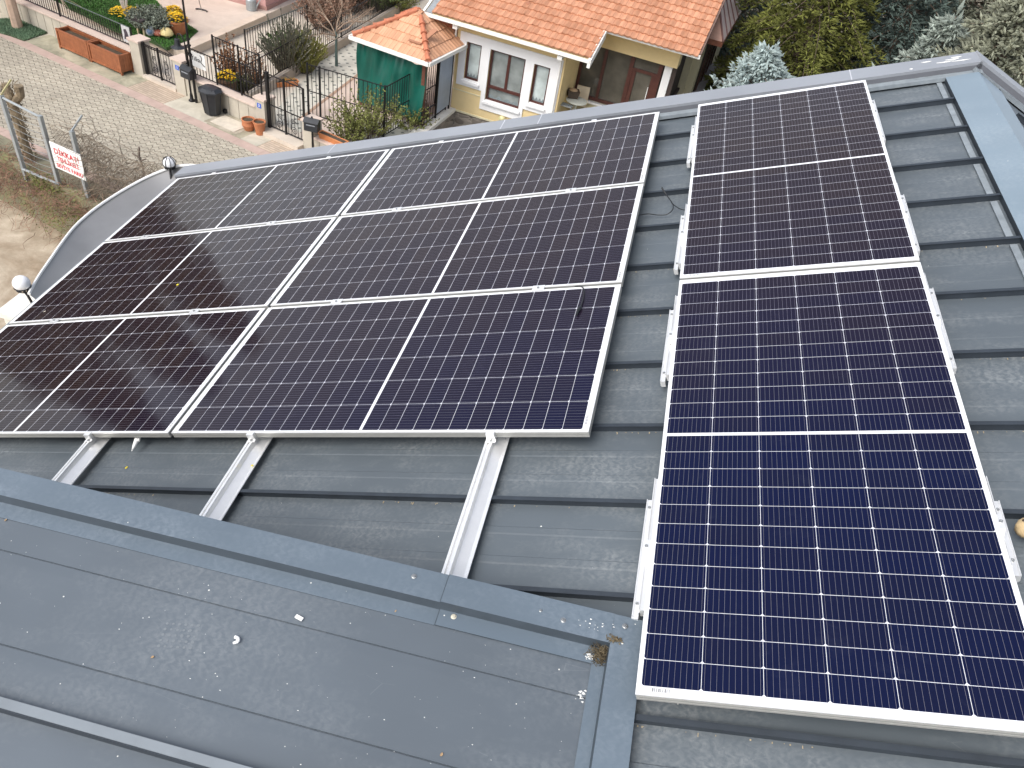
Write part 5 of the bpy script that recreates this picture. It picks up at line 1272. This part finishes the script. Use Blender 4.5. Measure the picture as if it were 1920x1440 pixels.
# terrace clutter by the recessed glazing
tt = thing('garden_table', 'pale round garden table on the terrace of the yellow house', 'table', HM @ T(4.12, .86, .45))
mb = MB(); mb.lathe([(1e-3, .70), (.34, .70), (.36, .715), (.36, .735), (1e-3, .74)], 24, (0, 0, 0)); mb.build('tabletop', M('table white', (.55, .58, .53), .5, 0, .06, 5), tt)
mb = MB(); mb.lathe([(.2, 0), (.2, .02), (.04, .06), (.04, .7)], 12); mb.build('leg', M('table white', (.55, .58, .53)), tt)
tc = thing('garden_chair', 'pale plastic garden chair behind the round table', 'chair', HM @ T(4.12, 1.45, .45) @ RZ(R_(10)))
mb = MB(); mb.box(-.22, .22, -.2, .22, .42, .46); mb.build('seat', M('chair cream', (.62, .53, .4), .5), tc)
mb = MB(); mb.box(-.22, .22, .2, .24, .46, .95); mb.build('backrest', M('chair cream', (.62, .53, .4)), tc)
for x in (-.2, .17):
    for y in (-.2, .18): mb = MB(); mb.box(x, x + .04, y, y + .04, 0, .42); mb.build('leg', M('chair cream', (.62, .53, .4)), tc)
tb = thing('wire_basket', 'dark wire basket of tan cloth on the terrace beside the round table', 'basket', HM @ T(3.92, .98, 1.195) @ RZ(R_(25)))
mb = MB(); mb.hexa([(-.16, -.13, 0), (.16, -.13, 0), (.16, .13, 0), (-.16, .13, 0)], [(-.2, -.16, .24), (.2, -.16, .24), (.2, .16, .24), (-.2, .16, .24)]); mb.build('basket', M('basket dark', (.07, .05, .035), .8, 0, .4, 30), tb)
mb = MB(); mb.sphere((0, 0, .22), .15, 12, 7, .5); mb.build('cloth', M('tan cloth', (.45, .32, .2), .9, 0, .25, 12), tb)
tg = thing('grill_tray', 'grey metal grill tray beside the round table', 'grill', HM @ T(3.86, .52, 1.05))
mb = MB(); mb.box(-.24, .24, -.12, .12, 0, .03)
for k in range(9): mb.box(-.22 + k * .053, -.21 + k * .053, -.12, .12, .03, .05)
mb.build('tray', galv, tg); mb = MB(); mb.tube([(-.2, 0, -.6), (-.2, 0, 0)], .02, 6); mb.tube([(.2, 0, -.6), (.2, 0, 0)], .02, 6); mb.build('legs', galv, tg)
mb = MB()
for k in range(7):
    c = hp(3.62 + .13 * k, .3 + .1 * (k % 2), .52 + .12 * (k % 3)); mb.sphere((c.x, c.y, c.z), .14 + .03 * (k % 3), 8, 6, .7)
tag(mb.build('rock_edge', M('rockery', (.38, .31, .25), .9, 0, .3, 4, .5, 20)), 'row of tan rockery stones at the corner of the yellow house', 'rocks')

# ------------------------------------------------------------------ pink house and garden things on the terrace
pc = G(499, 20, .3); pr_, pl_ = G(546, -3, .3), G(480, 7, .3); dr_, dl_ = (pr_ - pc).normalized(), (pl_ - pc).normalized()
pk = thing('pink_house', 'corner of a pink rendered house at the top edge of the photo', 'house', T(pc.x, pc.y, 0))
dl_ = Vector((-dr_.y, dr_.x, 0))
def pbox(mb, a0, a1, b0, b1, z0, z1):
    P = [dr_ * a + dl_ * b for a, b in ((a0, b0), (a1, b0), (a1, b1), (a0, b1))]; mb.hexa([Vector((p.x, p.y, z0)) for p in P], [Vector((p.x, p.y, z1)) for p in P])
mb = MB(); pbox(mb, 0, 9, 0, 9, .45, 6.5); mb.build('wall', M('pink render', (.55, .31, .29), .85, 0, .06, 1.5), pk)
mb = MB(); pbox(mb, .0, 9.05, -.03, 9, -.05, .45); mb.build('plinth', M('pink plinth', (.42, .24, .21), .85, 0, .08, 2), pk)
mb = MB(); pbox(mb, -.5, 9.5, -.5, 9.5, 6.5, 6.7); mb.build('roof', M('dark roof', (.16, .08, .06), .8), pk)
t = thing('watering_can', 'grey metal watering can beside the pink house corner', 'watering can', T(*G(472, 18, .31)))
mb = MB(); mb.lathe([(1e-3, 0), (.2, 0), (.2, .36), (.16, .42), (.1, .4)], 14); mb.build('body', galv, t); mb = MB(); mb.tube(spline([(-.2, 0, .3), (-.3, 0, .42), (-.18, 0, .55), (0, 0, .52), (.12, 0, .4)], 5), .018, 6); mb.build('handle', galv, t); mb = MB(); mb.tube([(.18, 0, .1), (.38, 0, .42)], [.04, .025], 8); mb.build('spout', galv, t)
t = thing('garden_stake', 'thin bent metal stake on a curved foot standing on the terrace', 'stake', T(*G(378, 20, .31)))
mb = MB(); mb.tube([(-.15, 0, 1.2), (-.1, 0, .6), (0, 0, .02)], .014, 6); mb.build('pole', M('grey rod', (.2, .18, .16), .5), t); mb = MB(); mb.tube([(.22 * math.cos(q), .1 * math.sin(q) - .02, .02) for q in [i * math.pi / 10 for i in range(11)]], .03, 6); mb.build('foot', M('dark foot', (.06, .05, .05), .6), t)
def mush(u, v, r, col_, label):
    t = thing('garden_ornament', label, 'ornament', T(*G(u, v, .31))); mb = MB(); mb.lathe([(r * .35, 0), (r * .32, r * .6)], 10); mb.build('stalk', M('ornament cream', (.6, .5, .3), .6), t)
    mb = MB(); mb.lathe([(r * .3, r * .55), (r * .98, r * .5), (r, r * .7), (r * .8, r * 1.2), (r * .45, r * 1.5), (1e-3, r * 1.6)], 16); c = mb.build('cap', col_, t, smooth=True); return t, c
mush(314, 71, .22, M('ornament yellow', (.75, .6, .28), .5), 'large cream mushroom ornament beside the yellow flower tub')
_, mc_ = mush(298, 69, .16, M('ornament red', (.4, .13, .08), .5), 'small red spotted mushroom ornament under the grey bush')
sp = MB()
for k in range(9):
    a = k * .7; sp.sphere((.12 * math.cos(a), .12 * math.sin(a), .165 - .015 * (k % 2)), .022, 8, 5)
sp.build('spots', white_m, mc_)
t = thing('garden_ornament', 'rounded white and blue ornament under the grey bush', 'ornament', T(*G(283, 67, .31))); mb = MB(); mb.sphere((0, 0, .16), .16, 14, 9, 1.1); mb.build('body', M('ornament white', (.6, .64, .68), .4), t, smooth=True)
mb = MB(); mb.sphere((.04, -.08, .18), .10, 10, 7); mb.build('belly', M('ornament blue', (.2, .3, .45), .4), t, smooth=True)
t = thing('bird_table', 'small dark topped stand on two pale legs under the grey bush', 'stand', T(*G(265, 66, .31))); mb = MB(); mb.box(-.2, .2, -.14, .14, .48, .54); mb.build('top', M('dark foot', (.06, .05, .05)), t)
for x in (-.12, .1): mb = MB(); mb.box(x, x + .05, -.03, .03, 0, .48); mb.build('leg', M('ornament cream', (.6, .5, .3)), t)

# ------------------------------------------------------------------ plants
bark = M('bark', (.16, .12, .09), .9, 0, .3, 8, .4, 30)
def crown_mat(name, c, var=.3, isl=.4, rough=.7): return M(name, c, rough, 0, var, .9, 0, 40, .3, isl)
def conifer(name, label, base, h, r, mat, levels, per, shoot_l, shoot_r, droop=.35, z0=.08, ns=1.0, seed=1, group=None, tops=0, up=.25):
    rr = random.Random(seed); t = thing(name, label, 'tree', T(*base), group)
    mb = MB(); mb.tube([(0, 0, 0), (0, 0, h * .5), (0, 0, h * .98)], [h * .022, h * .014, .012], 8); mb.build('trunk', bark, t)
    mb = MB(); bm_ = MB()
    for li in range(levels):
        f = li / levels; z = h * (z0 + (1 - z0) * (1 - (1 - f) ** 1.15) * .98); R = r * (1 - f) ** .8 * rr.uniform(.8, 1.12) + .06
        n = max(3, int(per * (1 - .55 * f))); ph = rr.uniform(0, 6.28)
        for b in range(n):
            a = ph + 2 * math.pi * b / n + rr.gauss(0, .16); L = R * rr.uniform(.72, 1.12); sl = rr.gauss(0, .1)
            d = Vector((math.cos(a), math.sin(a), 0)); side = Vector((-d.y, d.x, 0))
            pts = [Vector((0, 0, z)) + d * (L * q) + Vector((0, 0, L * (up * q - droop * q * q + sl * q))) for q in (0, .25, .5, .75, 1)]
            bm_.tube(pts, [.03 * (1 - q * .2) * min(1, L) for q in range(5)], 3, False)
            m_ = int((10 + L * 26) * ns)
            for k in range(m_):
                q = (rr.random() ** .65); i = min(3, int(q * 4)); p = pts[i].lerp(pts[i + 1], q * 4 - i)
                w = (1 - q) * L * .35 + .05; off = rr.uniform(-1, 1); p = p + side * off * w + Vector((0, 0, rr.gauss(-.02, .05) - abs(off) * w * droop * .6))
                dd = (d * rr.uniform(.3, 1) + side * (off * .9 + rr.gauss(0, .3)) + Vector((0, 0, rr.gauss(.12, .4)))).normalized()
                mb.shoot(p, p + dd * shoot_l * rr.uniform(.6, 1.3), shoot_r * rr.uniform(.7, 1.2))
    for k in range(tops):
        a = rr.uniform(0, 6.28); q = Vector((math.cos(a), math.sin(a), 0)) * rr.uniform(0, r * .22); zz = h * (1 - q.length / r * .9); mb.shoot(q + Vector((0, 0, zz - .1)), q * 1.15 + Vector((0, 0, zz + rr.uniform(.3, .5))), shoot_r * 1.5)
    mb.build('crown', mat, t); bm_.build('branches', bark, t); return t
def at(u, v, dist, z=None):                  # world point along a sight line at a given plan distance
    d = ray(u, v); s = dist / math.hypot(d.x, d.y); return CAM + d * s
c_green = crown_mat('spruce green', (.14, .15, .035), .35, .45); c_blue = crown_mat('blue spruce', (.31, .375, .365), .2, .28); c_grey = crown_mat('silver fir', (.235, .27, .235), .35, .4); c_olive = crown_mat('olive fir', (.215, .225, .165), .4, .4)
c_dark = crown_mat('dark fir', (.085, .115, .10), .35, .45)
p = at(1432, 120, 24.5); conifer('blue_spruce', 'small pale blue spruce between the yellow house and the metal roof edge', (p.x, p.y, 0), VZ(p, 1447, 84), 2.15, c_blue, 20, 13, .22, .042, .15, .1, 1.0, 11, None, 8, .3)
p = at(1500, 100, 31); conifer('spruce_tree', 'tall yellowish green spruce behind the small blue spruce', (p.x, p.y, -.5), 10.5, 4.0, c_green, 26, 15, .26, .03, .55, .05, 1.5, 12)
p = at(1672, 90, 32); conifer('fir_tree', 'dark blue grey fir right of the green spruce', (p.x, p.y, -.5), 10, 2.6, c_dark, 26, 14, .26, .032, .5, .05, 1.3, 13)
p = at(1752, 110, 26.5); conifer('fir_tree', 'pale silvery fir with loose shoots above the parapet corner', (p.x, p.y, -1), VZ(p, 1752, 8) + 1, 2.9, c_grey, 24, 15, .26, .042, .3, .05, 1.2, 14, None, 6)
p = at(1880, 90, 25.5); conifer('fir_tree', 'olive grey fir at the upper right corner of the photo', (p.x, p.y, -1), VZ(p, 1880, -60) + 1, 3.2, c_olive, 26, 16, .26, .042, .3, .05, 1.3, 15, None, 6)
p = at(1800, 20, 35); conifer('fir_tree', 'grey green fir at the top edge behind the silvery fir', (p.x, p.y, -1), 10.5, 3.6, c_olive, 24, 14, .3, .04, .4, .05, 1.1, 16)
p = at(1620, 10, 40); conifer('spruce_tree', 'dark spruce standing behind the tall green spruce', (p.x, p.y, -1), 12, 3.8, c_dark, 22, 13, .32, .04, .5, .05, 1.0, 17)
p = at(1400, 10, 38); conifer('spruce_tree', 'dark spruce beside the copper bay of the yellow house', (p.x, p.y, -1), 8, 2.6, c_dark, 20, 12, .3, .035, .5, .05, 1.0, 18)
def shrub(name, label, base, h, r, stem_m, leaf_m, n, leaves, lw_, ll, spread=.5, seed=1, cat='shrub', upl=.5, stems_r=.008):
    rr = random.Random(seed); t = thing(name, label, cat, T(*base)); sm = MB(); lm = MB()
    for _ in range(n):
        a = rr.uniform(0, 6.28); q = r * math.sqrt(rr.random()); p = Vector((q * .3 * math.cos(a), q * .3 * math.sin(a), 0)); tip = Vector((q * math.cos(a), q * math.sin(a), h * rr.uniform(.55, 1.05) * (1 - .35 * (q / r) ** 2)))
        mid = p.lerp(tip, .5) + Vector((rr.gauss(0, .05), rr.gauss(0, .05), .06 * h)); pts = [p, p.lerp(mid, .6), mid, mid.lerp(tip, .5), tip]; sm.tube(pts, [stems_r, stems_r * .9, stems_r * .7, stems_r * .5, stems_r * .3], 4, False)
        for k in range(leaves):
            f = rr.uniform(.15, 1) if spread > .3 else rr.uniform(.02, 1); i = min(3, int(f * 4)); g = pts[i].lerp(pts[i + 1], f * 4 - i); ax = (pts[i + 1] - pts[i]).normalized()
            d = (ax * upl + Vector((rr.gauss(0, 1), rr.gauss(0, 1), rr.gauss(0, .7))) * spread).normalized(); lm.leaf(g, d, lw_, ll * rr.uniform(.6, 1.2))
    sm.build('stems', stem_m, t); lm.build('leaves', leaf_m, t); return t
twig = M('twig brown', (.12, .085, .06), .9, 0, .3, 8)
shrub('lavender_bush', 'tall grey green spiky bush behind the tall scroll gate', G(540, 137), 2.0, 1.0, twig, crown_mat('lavender', (.165, .165, .12), .3, .4), 130, 70, .022, .11, .22, 21, upl=1.0)
shrub('rosemary_bush', 'yellow green feathery bush right of the tall grey green bush', G(572, 134), 1.35, .8, twig, crown_mat('rosemary', (.22, .22, .06), .3, .4), 120, 70, .022, .11, .22, 22, upl=1.0)
shrub('brown_shrub', 'upright shrub with orange brown leaves behind the tall railing', G(437, 165), 1.75, .6, twig, crown_mat('brown leaves', (.24, .11, .05), .3, .4), 56, 30, .05, .075, .8, 23)
shrub('green_shrub', 'low dark green shrub at the foot of the brown shrub', G(455, 175), .8, .5, twig, crown_mat('dull green', (.1, .105, .04), .3, .4), 60, 26, .03, .07, .8, 24)
shrub('brown_shrub', 'thin bare shrub with few brown leaves left of the tall grey green bush', G(478, 168), 1.5, .5, twig, crown_mat('brown leaves', (.24, .10, .045)), 80, 12, .035, .055, .8, 25)
shrub('grey_bush', 'rounded grey green cushion bush beside the yellow flower tubs', G(287, 59, .3), .85, .85, twig, crown_mat('santolina', (.20, .225, .175), .25, .35), 420, 34, .04, .06, 1.0, 26)
shrub('leafy_shrub', 'loose light green shrub behind the corner of the black railing', G(690, 255), 1.75, 1.15, twig, crown_mat('spring green', (.16, .175, .045), .3, .4), 95, 26, .045, .065, .9, 27)
shrub('leafy_shrub', 'loose light green shrub close to the parapet beside the orange trough', G(655, 268), 1.3, .85, twig, crown_mat('spring green', (.16, .175, .045)), 80, 26, .045, .065, .9, 28)
shrub('leafy_shrub', 'low green plants at the foot of the green tarpaulin', G(770, 238), .8, .9, twig, crown_mat('spring green', (.16, .175, .045)), 50, 22, .045, .065, .9, 29)
shrub('brown_hedge', 'dense russet hedge shrub along the dividing fence behind the bare tree', G(608, 55), 1.9, 1.2, twig, crown_mat('russet', (.27, .16, .11), .3, .4), 150, 36, .05, .075, .9, 30)
shrub('brown_hedge', 'russet hedge shrub at the top edge of the photo', G(650, 22), 2.0, 1.5, twig, crown_mat('russet', (.27, .16, .11)), 150, 36, .05, .075, .9, 31)
shrub('dark_hedge', 'dark green hedge bush along the dividing fence near the kiosk roof', G(705, 18), 1.6, 1.5, twig, crown_mat('hedge green', (.09, .12, .035), .3, .4), 170, 40, .05, .075, .9, 32)
shrub('green_shrub', 'bright low green hedge behind the tall grey green bush', G(545, 98), .75, 1.0, twig, crown_mat('bright hedge', (.06, .12, .025), .3, .4), 120, 34, .05, .07, .9, 33)
shrub('green_shrub', 'green climbing bush at the end of the dividing fence by the kiosk roof', G(745, 20), 1.0, 1.0, twig, crown_mat('spring green', (.16, .175, .045)), 80, 34, .05, .07, .9, 34)
def bare_tree(name, label, base, h, r, mat, seed, levels=4, first=.3, spread=.7, n0=5, fan=3):
    rr = random.Random(seed); t = thing(name, label, 'tree', T(*base)); tk = MB(); br_ = MB()
    tk.tube([(0, 0, -.05), (rr.gauss(0, .02), rr.gauss(0, .02), h * first * .5), (0, 0, h * first)], [r, r * .85, r * .75], 8); tk.build('trunk', mat[0], t)
    def grow(p, d, L, rad, lv):
        q = p + d * L * .5 + Vector((rr.gauss(0, .06), rr.gauss(0, .06), rr.gauss(0, .03))) * L; e = p + d * L; br_.tube([p, q, e], [rad, rad * .8, rad * .55], 5 if lv > 2 else 3, False)
        if lv:
            for _ in range(fan): grow(q.lerp(e, rr.random()), (d + Vector((rr.gauss(0, spread), rr.gauss(0, spread), rr.gauss(.1, spread * .6)))).normalized(), L * rr.uniform(.5, .8), rad * .55, lv - 1)
    for k in range(n0):
        a = 2 * math.pi * k / n0 + rr.gauss(0, .3); grow(Vector((0, 0, h * first * rr.uniform(.85, 1))), Vector((math.cos(a) * .9, math.sin(a) * .9, rr.uniform(.25, .9))).normalized(), h * .32, r * .5, levels)
    br_.build('branches', mat[1], t); return t
pole_m = M('trunk sleeve', (.08, .12, .11), .6, 0, .2, 8); tw_p = M('pale twig', (.30, .22, .16), .85, 0, .25, 6)
bare_tree('bare_tree', 'small bare tree with pale twigs in the tiled patio', G(631, 124), 2.7, .06, (pole_m, tw_p), 41, 3, .45, .6, 7)
bare_tree('bare_tree', 'pale smooth tree trunk in the grass at the upper left corner', G(34, 53), 8.5, .17, (M('plane bark', (.5, .36, .27), .85, 0, .18, 4, .2, 20), tw_p), 42, 4, .3, .55, 6)
t = thing('white_stems', 'thin white bare stems rising out of the yellow flowers on the lawn', 'shrub', T(*G(236, 26, .31))); mb = MB()
for k in range(5): a = k * 1.3; mb.tube([(.03 * math.cos(a), .03 * math.sin(a), 0), (.18 * math.cos(a), .12 * math.sin(a), .7), (.3 * math.cos(a), .2 * math.sin(a), 1.5)], [.03, .024, .014], 6)
mb.build('stems', M('birch white', (.62, .58, .53), .8, 0, .12, 8), t)
# climbing dry vine on the railing corner
t = thing('dry_climber', 'twisted dry climber stems on the railing in front of the kiosk', 'climber', T(*G(800, 222))); mb = MB()
for k in range(9):
    p = Vector((rnd.gauss(0, .1), rnd.gauss(0, .05), 0)); path = [p.copy()]
    for j in range(12): p = p + Vector((rnd.gauss(-.03, .09), rnd.gauss(0, .05), rnd.uniform(.06, .19))); path.append(p.copy())
    mb.tube(path, [.02 * (1 - j / 15) for j in range(13)], 5, False)
mb.build('stems', M('climber wood', (.25, .18, .13), .9, 0, .3, 8), t)
# ------------------------------------------------------------------ houses, and unseen trees added for the panels to mirror, beyond the left edge
def far_house(x, y, w, d, h, rot, wall, label):
    t = thing('village_house', label, 'house', T(x, y, 0) @ RZ(R_(rot))); mb = MB(); mb.box(-w / 2, w / 2, -d / 2, d / 2, -2, h); mb.build('wall', wall, t)
    mb = MB(); mb.add([(-w / 2 - .5, -d / 2 - .5, h), (w / 2 + .5, -d / 2 - .5, h), (w / 2 + .5, d / 2 + .5, h), (-w / 2 - .5, d / 2 + .5, h), (-w * .2, 0, h + 2.4), (w * .2, 0, h + 2.4)], ((0, 1, 5, 4), (1, 2, 5), (2, 3, 4, 5), (3, 0, 4), (3, 2, 1, 0))); mb.build('roof', M('far tiles', (.3, .11, .05), .85, 0, .15, 3), t)
    for k in range(3):
        for z in (.9, 3.7):
            if z + 1.4 < h: mb = MB(); mb.box(-w / 2 + 1 + k * w / 3.3, -w / 2 + 2.1 + k * w / 3.3, -d / 2 - .03, -d / 2 + .02, z, z + 1.3); mb.build('window', gl_dk, t)
far_house(-34, 30, 11, 10, 6.2, 20, M('grey render', (.34, .31, .27), .9, 0, .1, 1), 'grey rendered house across the street beyond the left photo edge')
far_house(-37, 10, 10, 10, 5.8, 70, M('tan render', (.4, .33, .25), .9, 0, .1, 1), 'tan rendered house across the yard beyond the left photo edge')

for az, d_, h_, lb in ((-50.8, 36, 18.5, 'nearest the street'), (-56.0, 34, 18, 'in the middle of the row'), (-62, 33, 17.5, 'nearest the yard')):  # unseen spruces added to darken the reflections in the left panels
    conifer('spruce_tree', 'tall unseen dark spruce added for its panel reflection, ' + lb, (-4 + d_ * math.sin(R_(az)), 5 + d_ * math.cos(R_(az)), -.5), h_, 3.9, c_dark, 26, 15, .5, .09, .45, .05, .6, 60 + int(-az))
